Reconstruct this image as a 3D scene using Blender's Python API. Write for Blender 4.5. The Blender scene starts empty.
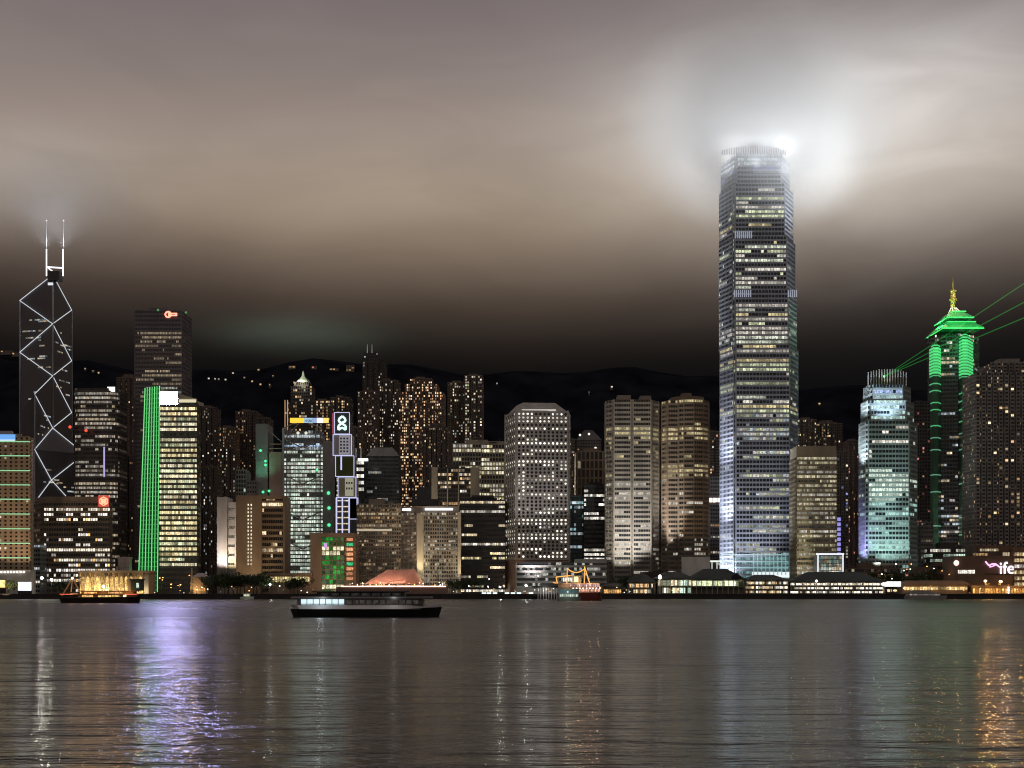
import bpy, math, random
from mathutils import Vector, Matrix
C = bpy.context.scene.collection
SC = bpy.context.scene
rnd = random.Random(7)
F = 1550.0; CX = 512.0; HY = 592.0; CZ = 6.0      # focal length in pixels, principal point, horizon row, eye height

# ------------------------------------------------------------------ camera
cam = bpy.data.cameras.new("camera"); co = bpy.data.objects.new("camera", cam); C.objects.link(co)
co.location = (0, 0, CZ); co.rotation_euler = (math.pi/2, 0, 0)
cam.sensor_width = 36; cam.lens = 36*F/1024; cam.shift_y = (HY-384)/1024
cam.clip_start = 1; cam.clip_end = 30000
SC.camera = co

# ------------------------------------------------------------------ view and sampling
SC.view_settings.view_transform = 'Standard'; SC.view_settings.look = 'None'
SC.view_settings.exposure = 0; SC.view_settings.gamma = 1; SC.view_settings.use_curve_mapping = False
SC.render.engine = 'CYCLES'
cy = SC.cycles
cy.use_denoising = True
try: cy.denoiser = 'OPENIMAGEDENOISE'
except Exception: pass
cy.max_bounces = 6; cy.diffuse_bounces = 1; cy.glossy_bounces = 3; cy.transmission_bounces = 2
cy.volume_bounces = 4; cy.transparent_max_bounces = 8
cy.sample_clamp_indirect = 6; cy.volume_step_rate = 1.0; cy.volume_max_steps = 128
SC.render.filter_size = 1.1; cy.pixel_filter_type = 'BLACKMAN_HARRIS'; cy.filter_width = 1.1; cy.use_light_tree = True; cy.caustics_reflective = False; cy.caustics_refractive = False

# ------------------------------------------------------------------ world: night cloud lit by the city, over a trace of twilight sky
W = bpy.data.worlds.new("World"); SC.world = W; W.use_nodes = True
nt = W.node_tree; N = nt.nodes; L = nt.links; N.clear()
def nd(t, **k):
    n = N.new(t)
    for a, b in k.items(): setattr(n, a, b)
    return n
def mth(op, a, b=None, c=None, clamp=False):
    n = N.new('ShaderNodeMath'); n.operation = op; n.use_clamp = clamp
    for i, v in enumerate((a, b, c)):
        if v is None: continue
        if hasattr(v, 'is_linked') or hasattr(v, 'links'): L.new(v, n.inputs[i])
        else: n.inputs[i].default_value = v
    return n.outputs[0]
SUN_EL, SUN_ROT = math.radians(1.0), math.radians(200)
tc = nd('ShaderNodeTexCoord'); sep = nd('ShaderNodeSeparateXYZ'); L.new(tc.outputs['Generated'], sep.inputs[0])
x, y, z = sep.outputs
hor = mth('SQRT', mth('ADD', mth('MULTIPLY', x, x), mth('MULTIPLY', y, y)))
tel = mth('DIVIDE', z, mth('MAXIMUM', hor, .001))                 # tangent of the elevation
az = mth('ARCTAN2', x, y)                                         # azimuth from +Y
cmb = nd('ShaderNodeCombineXYZ'); L.new(mth('MULTIPLY', az, 1.0), cmb.inputs[0]); L.new(mth('MULTIPLY', tel, 3.0), cmb.inputs[1])
n1 = nd('ShaderNodeTexNoise'); n1.inputs['Scale'].default_value = 2.6; n1.inputs['Detail'].default_value = 3; n1.inputs['Roughness'].default_value = .45
n1.inputs['Distortion'].default_value = .6
L.new(cmb.outputs[0], n1.inputs['Vector'])
n2 = nd('ShaderNodeTexNoise'); n2.inputs['Scale'].default_value = 7; n2.inputs['Detail'].default_value = 4; n2.inputs['Roughness'].default_value = .5
n2.inputs['Distortion'].default_value = 1.0
L.new(cmb.outputs[0], n2.inputs['Vector'])
wob = mth('MULTIPLY', mth('SUBTRACT', n1.outputs['Fac'], .5), .055)
te2 = mth('ADD', tel, wob)
ramp = nd('ShaderNodeValToRGB'); L.new(mth('MULTIPLY', te2, 1.6), ramp.inputs[0])
def lin(c): return tuple(((v/255+.055)/1.055)**2.4 if v > 10 else v/255/12.92 for v in c)
stops = [(.0, (9, 8, 9)), (.125, (10, 9, 12)), (.150, (12, 10.5, 12)), (.172, (40, 33, 30)), (.195, (74, 62, 55)), (.222, (114, 99, 87)),
         (.25, (148, 133, 118)), (.285, (152, 138, 128)), (.32, (141, 128, 123)), (.36, (128, 117, 115)), (.40, (116, 106, 106)), (.6, (112, 103, 102))]
el = ramp.color_ramp.elements
while len(el) > 1: el.remove(el[-1])
el[0].position = 0; el[0].color = lin(stops[0][1])+(1,)
for t, c in stops[1:]:
    e = el.new(t*1.6); e.color = lin(c)+(1,)
ramp.color_ramp.interpolation = 'B_SPLINE'
def gauss(az0, t0, sa, st):
    da = mth('DIVIDE', mth('SUBTRACT', az, az0), sa); dt = mth('DIVIDE', mth('SUBTRACT', tel, t0), st)
    return mth('EXPONENT', mth('MULTIPLY', mth('ADD', mth('MULTIPLY', da, da), mth('MULTIPLY', dt, dt)), -1))
def pa(px, py): return ((px-CX)/F, (HY-py)/F)
bright = mth('ADD', mth('MULTIPLY', n2.outputs['Fac'], .22), .89)
col = nd('ShaderNodeVectorMath', operation='SCALE'); L.new(ramp.outputs[0], col.inputs[0]); L.new(bright, col.inputs['Scale'])
acc = col.outputs[0]
def addglow(px, py, sx, sy, rgb, ns=.6):
    global acc
    a, t = pa(px, py)
    g = mth('MULTIPLY', gauss(a, t, sx/F, sy/F), mth('ADD', mth('MULTIPLY', n2.outputs['Fac'], ns*2), 1-ns))
    s = nd('ShaderNodeVectorMath', operation='SCALE'); s.inputs[0].default_value = rgb; L.new(g, s.inputs['Scale'])
    ad = nd('ShaderNodeVectorMath', operation='ADD'); L.new(acc, ad.inputs[0]); L.new(s.outputs[0], ad.inputs[1]); acc = ad.outputs[0]
addglow(870, 145, 230, 100, (.22, .22, .215)); addglow(795, 122, 150, 75, (.36, .365, .36), .3); addglow(960, 60, 160, 70, (.06, .065, .065))
addglow(470, 200, 280, 80, (.055, .043, .026))
addglow(56, 200, 75, 45, (.14, .138, .145))
addglow(300, 334, 75, 17, (.030, .042, .032))
back = mth('MULTIPLY', mth('MAXIMUM', mth('MULTIPLY', y, -1), 0), mth('MAXIMUM', mth('SUBTRACT', 1, mth('MULTIPLY', mth('ABSOLUTE', z), 1.2)), 0))
s = nd('ShaderNodeVectorMath', operation='SCALE'); s.inputs[0].default_value = (.09, .08, .07); L.new(back, s.inputs['Scale'])   # the bright city on the near shore
ad = nd('ShaderNodeVectorMath', operation='ADD'); L.new(acc, ad.inputs[0]); L.new(s.outputs[0], ad.inputs[1]); acc = ad.outputs[0]
sky = nd('ShaderNodeTexSky'); sky.sky_type = 'NISHITA'; sky.sun_disc = False; sky.sun_elevation = SUN_EL; sky.sun_rotation = SUN_ROT
bg1 = nd('ShaderNodeBackground'); L.new(sky.outputs[0], bg1.inputs[0]); bg1.inputs[1].default_value = .001
bg2 = nd('ShaderNodeBackground'); L.new(acc, bg2.inputs[0]); bg2.inputs[1].default_value = 1.0
adds = nd('ShaderNodeAddShader'); L.new(bg1.outputs[0], adds.inputs[0]); L.new(bg2.outputs[0], adds.inputs[1])
wo = nd('ShaderNodeOutputWorld'); L.new(adds.outputs[0], wo.inputs[0])
city_glow_fill = bpy.data.lights.new("city_glow_fill", 'SUN'); city_glow_fill.energy = .03; city_glow_fill.angle = math.radians(25); city_glow_fill.color = (1, .9, .8)  # added soft facade fill, standing in for city glow behind the camera
so = bpy.data.objects.new("city_glow_fill", city_glow_fill); C.objects.link(so); so.rotation_euler = (math.radians(62), 0, math.radians(-14))

# ------------------------------------------------------------------ helpers: pixels of the survey to metres
def X(px, Y): return (px-CX)/F*Y
def Z(py, Y): return CZ+(HY-py)/F*Y
def PY(z, Y): return HY-(z-CZ)*F/Y
def V(px, py, Y): return Vector((X(px, Y), Y, Z(py, Y)))

# ------------------------------------------------------------------ materials
MATS = {}
def mat(name, col, rough=.7, metal=0.0, var=.25, scale=.08, spec=.5):
    if name in MATS: return MATS[name]
    m = bpy.data.materials.new(name); m.use_nodes = True; n = m.node_tree.nodes; l = m.node_tree.links
    b = n['Principled BSDF']; b.inputs['Roughness'].default_value = rough; b.inputs['Metallic'].default_value = metal
    b.inputs['Specular IOR Level'].default_value = spec
    g = n.new('ShaderNodeNewGeometry'); t = n.new('ShaderNodeTexNoise'); t.inputs['Scale'].default_value = scale; t.inputs['Detail'].default_value = 5
    mp = n.new('ShaderNodeMapping'); mp.inputs['Scale'].default_value = (1, 1, .35)
    l.new(g.outputs['Position'], mp.inputs[0]); l.new(mp.outputs[0], t.inputs['Vector'])
    mr = n.new('ShaderNodeMapRange'); mr.inputs[1].default_value = .3; mr.inputs[2].default_value = .7
    mr.inputs[3].default_value = 1-var; mr.inputs[4].default_value = 1+var; l.new(t.outputs['Fac'], mr.inputs[0])
    sc = n.new('ShaderNodeVectorMath'); sc.operation = 'SCALE'; sc.inputs[0].default_value = col; l.new(mr.outputs[0], sc.inputs['Scale'])
    l.new(sc.outputs[0], b.inputs['Base Color']); MATS[name] = m; return m
def em(name, col, s=1.0, sample=True):
    if name in MATS: return MATS[name]
    m = bpy.data.materials.new(name); m.use_nodes = True; b = m.node_tree.nodes['Principled BSDF']
    b.inputs['Base Color'].default_value = (.3, .3, .3, 1); b.inputs['Emission Color'].default_value = col+(1,); b.inputs['Emission Strength'].default_value = s
    m.cycles.emission_sampling = 'FRONT' if sample else 'NONE'
    MATS[name] = m; return m
def window_mat():
    m = bpy.data.materials.new('window_glass'); m.use_nodes = True; n = m.node_tree.nodes; l = m.node_tree.links
    b = n['Principled BSDF']; b.inputs['Base Color'].default_value = (.018, .021, .025, 1); b.inputs['Roughness'].default_value = .16
    a = n.new('ShaderNodeAttribute'); a.attribute_name = 'glow'
    g = n.new('ShaderNodeNewGeometry'); t = n.new('ShaderNodeTexNoise'); t.inputs['Scale'].default_value = .9; t.inputs['Detail'].default_value = 3
    l.new(g.outputs['Position'], t.inputs['Vector'])
    mr = n.new('ShaderNodeMapRange'); mr.inputs[1].default_value = .3; mr.inputs[2].default_value = .7; mr.inputs[3].default_value = .30; mr.inputs[4].default_value = 1.75
    l.new(t.outputs['Fac'], mr.inputs[0])
    l.new(a.outputs['Color'], b.inputs['Emission Color']); l.new(mr.outputs[0], b.inputs['Emission Strength'])
    m.cycles.emission_sampling = 'NONE'; return m
WIN = window_mat()
CONC = mat('pale_concrete', (.36, .34, .31)); DARKC = mat('dark_concrete', (.10, .09, .085)); BROWN = mat('brown_stone', (.27, .19, .13))
BEIGE = mat('beige_stone', (.42, .34, .25)); GREY = mat('grey_cladding', (.26, .26, .26), .5); DGREY = mat('charcoal_cladding', (.06, .06, .065), .4)
STEEL = mat('silver_metal', (.42, .44, .48), .35, .6); RESI = mat('tower_block_render', (.17, .135, .115)); RESD = mat('dark_tower_render', (.085, .07, .065))
ROOFD = mat('dark_green_roof', (.035, .045, .042), .6); BLACK = mat('black_paint', (.012, .012, .013), .4); WHITEP = mat('white_paint', (.75, .74, .70), .5)
GLASSD = mat('dark_curtain_glass', (.13, .12, .125), .34, .0, .12); PINKST = mat('pink_granite', (.40, .30, .25)); BARK = mat('bark', (.06, .045, .035), .9)
SEAST = mat('seawall_stone', (.045, .042, .04), .85); GOLD = mat('gold_cladding', (.6, .45, .15), .35, .5); REDP = mat('dark_red_paint', (.12, .025, .02), .5)
CREAM = mat('cream_stone', (.55, .49, .38)); POLE = mat('grey_pole', (.15, .15, .15), .5, .4); TAN = mat('tan_tile', (.33, .27, .19))

# ------------------------------------------------------------------ mesh builder
class MB:
    def __init__(s): s.v = []; s.f = []; s.g = []; s.m = []
    def face(s, pts, g=None, m=0):
        i = len(s.v); s.v += [tuple(p) for p in pts]; s.f.append(tuple(range(i, i+len(pts)))); s.g.append(g or (0, 0, 0)); s.m.append(m)
    def box(s, x0, x1, y0, y1, z0, z1, g=None, m=0):
        a, b, c, d = (x0, y0), (x1, y0), (x1, y1), (x0, y1); s.prism([a, b, c, d], z0, z1, g, m, bottom=True)
    def prism(s, poly, z0, z1, g=None, m=0, bottom=False, top=True, scale=None):
        n = len(poly); tp = poly
        if scale is not None:
            cx = sum(p[0] for p in poly)/n; cy = sum(p[1] for p in poly)/n
            tp = [(cx+(p[0]-cx)*scale, cy+(p[1]-cy)*scale) for p in poly]
        for i in range(n):
            j = (i+1) % n
            s.face([(*poly[i][:2], z0), (*poly[j][:2], z0), (*tp[j][:2], z1), (*tp[i][:2], z1)], g, m)
        if top and (scale is None or scale > 0): s.face([(*p[:2], z1) for p in tp], g, m)
        if bottom: s.face([(*p[:2], z0) for p in reversed(poly)], g, m)
    def ob(s, p, u, n, a0, a1, d0, d1, z0, z1, g=None, m=0, ends=True, caps=True):    # box on a facade: along u, outward n
        def P(a, d, z): return (p[0]+u[0]*a+n[0]*d, p[1]+u[1]*a+n[1]*d, z)
        s.face([P(a0, d1, z0), P(a1, d1, z0), P(a1, d1, z1), P(a0, d1, z1)], g, m)
        if caps:
            s.face([P(a0, d1, z1), P(a1, d1, z1), P(a1, d0, z1), P(a0, d0, z1)], g, m)
            s.face([P(a0, d0, z0), P(a1, d0, z0), P(a1, d1, z0), P(a0, d1, z0)], g, m)
        if ends:
            s.face([P(a0, d0, z0), P(a0, d1, z0), P(a0, d1, z1), P(a0, d0, z1)], g, m)
            s.face([P(a1, d1, z0), P(a1, d0, z0), P(a1, d0, z1), P(a1, d1, z1)], g, m)
    def tube(s, p, q, r, r2=None, n=6, g=None, m=0):
        p = Vector(p); q = Vector(q); d = (q-p); r2 = r if r2 is None else r2
        w = d.normalized(); a = w.orthogonal().normalized(); b = w.cross(a)
        A = [p+(a*math.cos(t)+b*math.sin(t))*r for t in [2*math.pi*k/n for k in range(n)]]
        B = [q+(a*math.cos(t)+b*math.sin(t))*r2 for t in [2*math.pi*k/n for k in range(n)]]
        for k in range(n): s.face([A[k], A[(k+1) % n], B[(k+1) % n], B[k]], g, m)
        s.face(list(reversed(A)), g, m); s.face(B, g, m)
    def ball(s, c, r, n=8, g=None, m=0, sz=1.0):
        c = Vector(c)
        def P(i, j):
            th = math.pi*i/(n//2); ph = 2*math.pi*j/n
            return (c.x+r*math.sin(th)*math.cos(ph), c.y+r*math.sin(th)*math.sin(ph), c.z+r*sz*math.cos(th))
        for i in range(n//2):
            for j in range(n):
                if i == 0: s.face([P(0, 0), P(1, j), P(1, j+1)], g, m)
                elif i == n//2-1: s.face([P(i, j), P(n//2, 0), P(i, j+1)], g, m)
                else: s.face([P(i, j), P(i+1, j), P(i+1, j+1), P(i, j+1)], g, m)
    def lathe(s, c, prof, n=12, g=None, m=0):        # prof: (radius, z)
        for (r0, z0), (r1, z1) in zip(prof, prof[1:]):
            for j in range(n):
                a, b = 2*math.pi*j/n, 2*math.pi*(j+1)/n
                s.face([(c[0]+r0*math.cos(a), c[1]+r0*math.sin(a), z0), (c[0]+r0*math.cos(b), c[1]+r0*math.sin(b), z0),
                        (c[0]+r1*math.cos(b), c[1]+r1*math.sin(b), z1), (c[0]+r1*math.cos(a), c[1]+r1*math.sin(a), z1)], g, m)
    def build(s, name, m, parent=None, smooth=False):
        org = Vector((0, 0, 0)) if parent is None else Vector(parent['org'])
        me = bpy.data.meshes.new(name)
        me.from_pydata([(a-org.x, b-org.y, c-org.z) for a, b, c in s.v], [], s.f)
        ms = m if isinstance(m, (list, tuple)) else [m]
        for k in ms: me.materials.append(k)
        if len(ms) > 1: me.polygons.foreach_set('material_index', s.m)
        if WIN in ms:
            at = me.attributes.new('glow', 'FLOAT_COLOR', 'FACE'); buf = []
            for g in s.g: buf += [g[0], g[1], g[2], 1]
            at.data.foreach_set('color', buf)
        if smooth: me.polygons.foreach_set('use_smooth', [True]*len(s.f))
        me.update()
        o = bpy.data.objects.new(name, me); C.objects.link(o)
        if parent is not None: o.parent = parent
        return o
def thing(name, label, cat, at, group=None):
    o = bpy.data.objects.new(name, None); C.objects.link(o); o.location = at; o['org'] = tuple(at)
    o['label'] = label; o['category'] = cat
    if group: o['group'] = group
    ORGS.append(o); return o
ORGS = []
def part(name, mb, m, parent, label=None, stuff=False, smooth=False):
    o = mb.build(name, m, parent, smooth); o['org'] = tuple(parent['org']); ORGS.append(o)
    if label: o['label'] = label
    if stuff: o['kind'] = 'stuff'
    return o
def struct(name, mb, m, kind='structure', smooth=False):
    o = mb.build(name, m, None, smooth); o['kind'] = kind; return o
def flood(p, target, watts, col=(1, 1, 1), ang=90, r=.8, name='floodlight_lamp'):
    l = bpy.data.lights.new(name, 'SPOT'); l.energy = watts; l.color = col; l.spot_size = math.radians(ang); l.spot_blend = .8; l.shadow_soft_size = r
    o = bpy.data.objects.new(name, l); C.objects.link(o); o.location = p
    o.rotation_euler = (Vector(target)-Vector(p)).to_track_quat('-Z', 'Y').to_euler(); return o
def point(p, watts, col=(1, 1, 1), r=.5, name='lamp'):
    l = bpy.data.lights.new(name, 'POINT'); l.energy = watts; l.color = col; l.shadow_soft_size = r
    o = bpy.data.objects.new(name, l); C.objects.link(o); o.location = p; return o

# ------------------------------------------------------------------ window light patterns
WARM = (1, .60, .28); WARMW = (1, .80, .52); WHITE = (1, .93, .80); COOL = (.80, .93, 1); GRN = (.70, .92, .74); YEL = (1, .84, .44); YGR = (.86, .92, .58); TEAL = (.45, .85, .85); BLUE = (.35, .45, 1)
def office(seed, w=(.25, .5, .25), pal=(WHITE, WARMW), gain=.7, run=.75, part_p=.35, side=.5, dim=.004, mix=.3, odd=None):
    r = random.Random(seed); fl = {}; st = {}
    def g(k, py, e, i, n, front):
        if (k) not in fl:
            t = r.random(); p = .03 if t < w[0] else (part_p if t < w[0]+w[1] else .93)
            fl[k] = (p, r.choice(pal), r.uniform(.55, 1.25))
        p, c, b = fl[k]
        if not front: p *= side
        key = (k, e); s = st.get(key)
        if s is None or r.random() > run: s = r.random() < p
        st[key] = s
        if not s: q = dim*r.uniform(.3, 1.8); return (c[0]*q, c[1]*q, c[2]*q)
        q = gain*b*r.choice((.3, .6, .8, 1, 1.2, 1.6))
        if r.random() < mix: c = r.choice(pal)
        if odd and r.random() < .06: c = odd
        return (c[0]*q, c[1]*q, c[2]*q)
    return g
def resid(seed, p=.2, pal=(WARMW, WARM, WHITE), gain=.7, bright=.25):
    r = random.Random(seed); cols = {}
    def g(k, py, e, i, n, front):
        if (e, i) not in cols: cols[(e, i)] = r.choice((.25, .6, 1, 1.8)) 
        if r.random() > p*cols[(e, i)]: q = .003*r.random(); return (q, q, q)
        c = r.choice(pal); q = gain*(r.uniform(.12, .6) if r.random() > bright else r.uniform(.9, 1.7)); return (c[0]*q, c[1]*q, c[2]*q)
    return g

# ------------------------------------------------------------------ towers
def rect(a, b, Y, dep=40):
    x0, x1 = X(a, Y), X(b, Y); return [(x0, Y), (x1, Y), (x1, Y+dep), (x0, Y+dep)]
def foot(*pts): return [(X(p, Y), Y) for p, Y in pts]
def bayed(a, b, Y, dep, n, d=3.0, gap=.28):          # a front broken into n projecting bays with slots between them
    x0, x1 = X(a, Y), X(b, Y); w = (x1-x0)/n; out = []
    for i in range(n):
        l = x0+w*i; 
        out += [(l+w*gap*.5, Y), (l+w*(1-gap*.5), Y)]
        if i < n-1: out += [(l+w*(1-gap*.5), Y+d), (l+w*(1+gap*.5), Y+d)]
    return out+[(x1, Y+dep), (x0, Y+dep)]
def rounded(a, b, Y, dep, r=8, n=4):
    x0, x1 = X(a, Y), X(b, Y); out = []
    for k in range(n+1):
        t = math.pi/2*k/n; out.append((x0+r-r*math.cos(t), Y+r-r*math.sin(t)))
    for k in range(n+1):
        t = math.pi/2*k/n; out.append((x1-r+r*math.sin(t), Y+r-r*math.cos(t)))
    return out+[(x1, Y+dep), (x0, Y+dep)]
def facade(wall, bands, P, z0, z1, st, glow, Yref):
    nf = max(1, round((z1-z0)/st['fh'])); fh = (z1-z0)/nf; sp = st.get('sp', .4)*fh; dep = st.get('dep', .4); pw = st.get('pw', .6); n = len(P)
    for e in range(n):
        p, q = P[e], P[(e+1) % n]; dx, dy = q[0]-p[0], q[1]-p[1]; ln = math.hypot(dx, dy)
        if ln < .05: continue
        u = (dx/ln, dy/ln); nn = (u[1], -u[0]); mx, my = (p[0]+q[0])/2, (p[1]+q[1])/2
        if nn[0]*mx+nn[1]*my > 0 and nn[1] > .2 and not st.get('all'):
            wall.face([(*p, z0), (*q, z0), (*q, z1), (*p, z1)]); continue
        nb = max(1, round(ln/st['bay'])); bw = ln/nb; front = nn[1] < -.75
        for k in range(nf):
            za = z0+k*fh
            if sp > .05: wall.ob(p, u, nn, 0, ln, 0, dep, za, za+sp)
            B = bands[k % len(bands)] if isinstance(bands, list) else bands
            for i in range(nb):
                a, b = bw*i, bw*(i+1)
                gl = glow(k, PY(za+fh*.6, Yref), e, i, nb, front)
                B.face([(p[0]+u[0]*a, p[1]+u[1]*a, za+sp*.9), (p[0]+u[0]*b, p[1]+u[1]*b, za+sp*.9), (p[0]+u[0]*b, p[1]+u[1]*b, za+fh), (p[0]+u[0]*a, p[1]+u[1]*a, za+fh)], gl, 1 if B is wall else 0)
        if pw > 0:
            ev = st.get('every', 1)
            for i in range(0, nb+1, ev):
                c = bw*i; w = pw/2 if 0 < i < nb else st.get('corner', pw)/2
                wall.ob(p, u, nn, max(c-w, 0) if i else 0, min(c+w, ln), -.1, dep*1.25+.02, z0, z1+.02, caps=False)
def tower(name, label, cat, tiers, m, st, glow, group=None, merged=False, z0=4.0, roofkit=True, seed=0, Yref=None):
    """tiers: list of (footprint, top z). One wall mesh, one window_band mesh per storey (or all in the wall mesh for far towers)."""
    P0 = tiers[0][0]; ax = sum(p[0] for p in P0)/len(P0); ay = sum(p[1] for p in P0)/len(P0); Yr = Yref or min(p[1] for p in P0)
    root = thing(name, label, cat, (ax, ay, z0), group); wall = MB(); zb = z0; r = random.Random(seed+11)
    allb = []
    for P, zt in tiers:
        nf = max(1, round((zt-zb)/st['fh']))
        bands = wall if merged else [MB() for _ in range(nf)]
        facade(wall, bands, P, zb, zt, st, glow, Yr)
        wall.face([(*p, zt) for p in P])
        if not merged: allb += bands
        zb = zt
    if roofkit:
        P, zt = tiers[-1]; xs = [p[0] for p in P]; ys = [p[1] for p in P]; x0, x1, y0, y1 = min(xs), max(xs), min(ys), max(ys); w = x1-x0; d = y1-y0
        par = 1.2
        wall.prism([(x0+.3, y0+.3), (x1-.3, y0+.3), (x1-.3, y0+.9), (x0+.3, y0+.9)], zt-.01, zt+par)
        h = min(6, w*.16)
        wall.box(x0+w*.25, x0+w*(.55+.2*r.random()), y0+d*.3, y0+d*.8, zt-.01, zt+h)
        wall.box(x0+w*.68, x0+w*.82, y0+d*.2, y0+d*.5, zt-.01, zt+h*.55)
        for _ in range(5):
            bx_, by_, s_ = x0+w*r.uniform(.06, .88), y0+d*r.uniform(.1, .85), r.uniform(.8, 2.6); wall.box(bx_, bx_+s_, by_, by_+s_, zt-.01, zt+r.uniform(1, 3.4))
        for _ in range(2): bx_, by_ = x0+w*r.uniform(.1, .9), y0+d*r.uniform(.1, .8); wall.tube((bx_, by_, zt), (bx_, by_, zt+r.uniform(4, 9)), .16, .08, n=4)
    if merged: part('wall', wall, [m, WIN], root)
    else:
        part('wall', wall, m, root)
        for b in allb:
            if b.f: part('window_band', b, WIN, root)
    return root

# ================================================================== THE SETTING
mb = MB(); mb.face([(-9000, -600, 0), (9000, -600, 0), (9000, 1296, 0), (-9000, 1296, 0)])
wm = bpy.data.materials.new('harbour_water'); wm.use_nodes = True; n = wm.node_tree.nodes; l = wm.node_tree.links; b = n['Principled BSDF']
b.inputs['Base Color'].default_value = (.022, .023, .018, 1); b.inputs['IOR'].default_value = 1.38
g = n.new('ShaderNodeNewGeometry')
def wnoise(scale, sx, sy, det, rough=.55):
    mp = n.new('ShaderNodeMapping'); mp.inputs['Scale'].default_value = (sx, sy, 1); l.new(g.outputs['Position'], mp.inputs[0])
    t = n.new('ShaderNodeTexNoise'); t.inputs['Scale'].default_value = scale; t.inputs['Detail'].default_value = det; t.inputs['Roughness'].default_value = rough
    t.inputs['Distortion'].default_value = .4; l.new(mp.outputs[0], t.inputs['Vector']); return t.outputs['Fac']
def wm_(op, a, b_=None):
    k = n.new('ShaderNodeMath'); k.operation = op
    for i, v in enumerate((a, b_)):
        if v is None: continue
        if hasattr(v, 'links'): l.new(v, k.inputs[i])
        else: k.inputs[i].default_value = v
    return k.outputs[0]
big = wnoise(.045, .5, 1.0, 3); mid = wnoise(.30, .42, 1.15, 4, .6); sml = wnoise(1.5, .5, 1.15, 3, .6); patch = wnoise(.006, .5, 1.6, 3)
hsum = wm_('ADD', wm_('ADD', wm_('MULTIPLY', big, 4.2), wm_('MULTIPLY', mid, 1.65)), wm_('MULTIPLY', sml, .22))
bp = n.new('ShaderNodeBump'); bp.inputs['Strength'].default_value = 1.0; bp.inputs['Distance'].default_value = .55
l.new(hsum, bp.inputs['Height']); l.new(bp.outputs[0], b.inputs['Normal'])
mr = n.new('ShaderNodeMapRange'); mr.inputs[1].default_value = .3; mr.inputs[2].default_value = .7; mr.inputs[3].default_value = .09; mr.inputs[4].default_value = .17
l.new(patch, mr.inputs[0])
sy = n.new('ShaderNodeSeparateXYZ'); l.new(g.outputs['Position'], sy.inputs[0])
chop = n.new('ShaderNodeMapRange'); chop.inputs[1].default_value = 70; chop.inputs[2].default_value = 420; chop.inputs[3].default_value = 0; chop.inputs[4].default_value = .17; l.new(sy.outputs[1], chop.inputs[0])
l.new(wm_('ADD', mr.outputs[0], chop.outputs[0]), b.inputs['Roughness'])
struct('water', mb, wm)

mb = MB(); mb.face([(-9000, 1294, 4), (9000, 1294, 4), (9000, 9000, 4), (-9000, 9000, 4)]); struct('ground', mb, mat('city_ground', (.06, .058, .055), .9))
mb = MB(); mb.box(-1500, 1500, 1290, 1295, -2, 4.1); mb.box(-1500, 1500, 1289.4, 1290.8, 3.6, 4.5)
for i in range(-60, 61): mb.box(i*12-.7, i*12+.7, 1289.0, 1289.5, -1, 3.2)
struct('seawall', mb, SEAST)
mb = MB(); mb.face([(-1400, 1300, 4.05), (1400, 1300, 4.05), (1400, 1311, 4.05), (-1400, 1311, 4.05)]); struct('road', mb, mat('asphalt', (.05, .05, .05), .85))

# the dark hill behind the town
def hillh(x, y):
    px = CX+x*F/2900
    prof = [(-600, 300), (-100, 352), (60, 362), (140, 366), (230, 366), (330, 363), (460, 366), (560, 370), (700, 374), (860, 385), (1000, 400), (1150, 410), (1700, 470)]
    v = prof[-1][1]
    for (a, pa_), (c, pc) in zip(prof, prof[1:]):
        if a <= px <= c: t = (px-a)/(c-a); t = t*t*(3-2*t); v = pa_+(pc-pa_)*t
    if px < -600: v = 300
    top = Z(v, 2900)
    t = max(0, min(1, (y-2050)/850)); t = t**1.15
    w = 1+.05*math.sin(x*.011+y*.004)+.03*math.sin(x*.031-y*.013+1)
    return 3+top*t*(w if t < .85 else 1+(w-1)*.4)
mb = MB(); nx, ny = 110, 16
for j in range(ny):
    for i in range(nx):
        def P(i, j): xx = -2600+5200*i/nx; yy = 2050+1100*j/ny; return (xx, yy, hillh(xx, min(yy, 2900)))
        mb.face([P(i, j), P(i+1, j), P(i+1, j+1), P(i, j+1)])
hm = mat('hill_vegetation', (.014, .016, .022), .95, 0, .5, .02, 0)
struct('hill', mb, hm)

# ================================================================== LANDMARK TOWERS
LEDW = em('white_led', (.86, .90, 1), 2.2); LEDG = em('green_led', (.05, 1, .16), 1.0); LEDGD = em('green_led_soft', (.07, .85, .22), .80)
LAV = em('lavender_led', (.62, .64, 1), .95)

# --- glass tower of triangular shafts with bright diagonal bracing
Yb = 1700
def cv(px, dy): return (X(px, Yb+dy), Yb+dy)
A_, F_, D_, B_ = cv(20, 10), cv(35, -42), cv(85, 0), cv(72, 44); C_ = cv(53, 0)
def zz(py): return Z(py, Yb)
root = thing('braced_tower', 'dark glass skyscraper with bright white diagonal bracing and twin masts', 'skyscraper', (C_[0], C_[1], 4))
def shaft(a, b, ca, cb, cc):
    m = MB(); lo = 4
    m.face([(*a, lo), (*b, lo), (*b, cb), (*a, ca)]); m.face([(*b, lo), (*C_, lo), (*C_, cc), (*b, cb)]); m.face([(*C_, lo), (*a, lo), (*a, ca), (*C_, cc)])
    m.face([(*a, ca), (*b, cb), (*C_, cc)]); part('glass_shaft', m, GLASSD, root)
shaft(B_, A_, zz(303), zz(299), zz(275)); shaft(A_, F_, zz(412), zz(399), zz(376)); shaft(F_, D_, zz(453), zz(454), zz(428)); shaft(D_, B_, zz(470), zz(470), zz(440))
def on(a, b, t, py): return Vector((a[0]+(b[0]-a[0])*t, a[1]+(b[1]-a[1])*t, zz(py)))
def off(v, d=1.2): return v+Vector((0, -d, 0))
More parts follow.
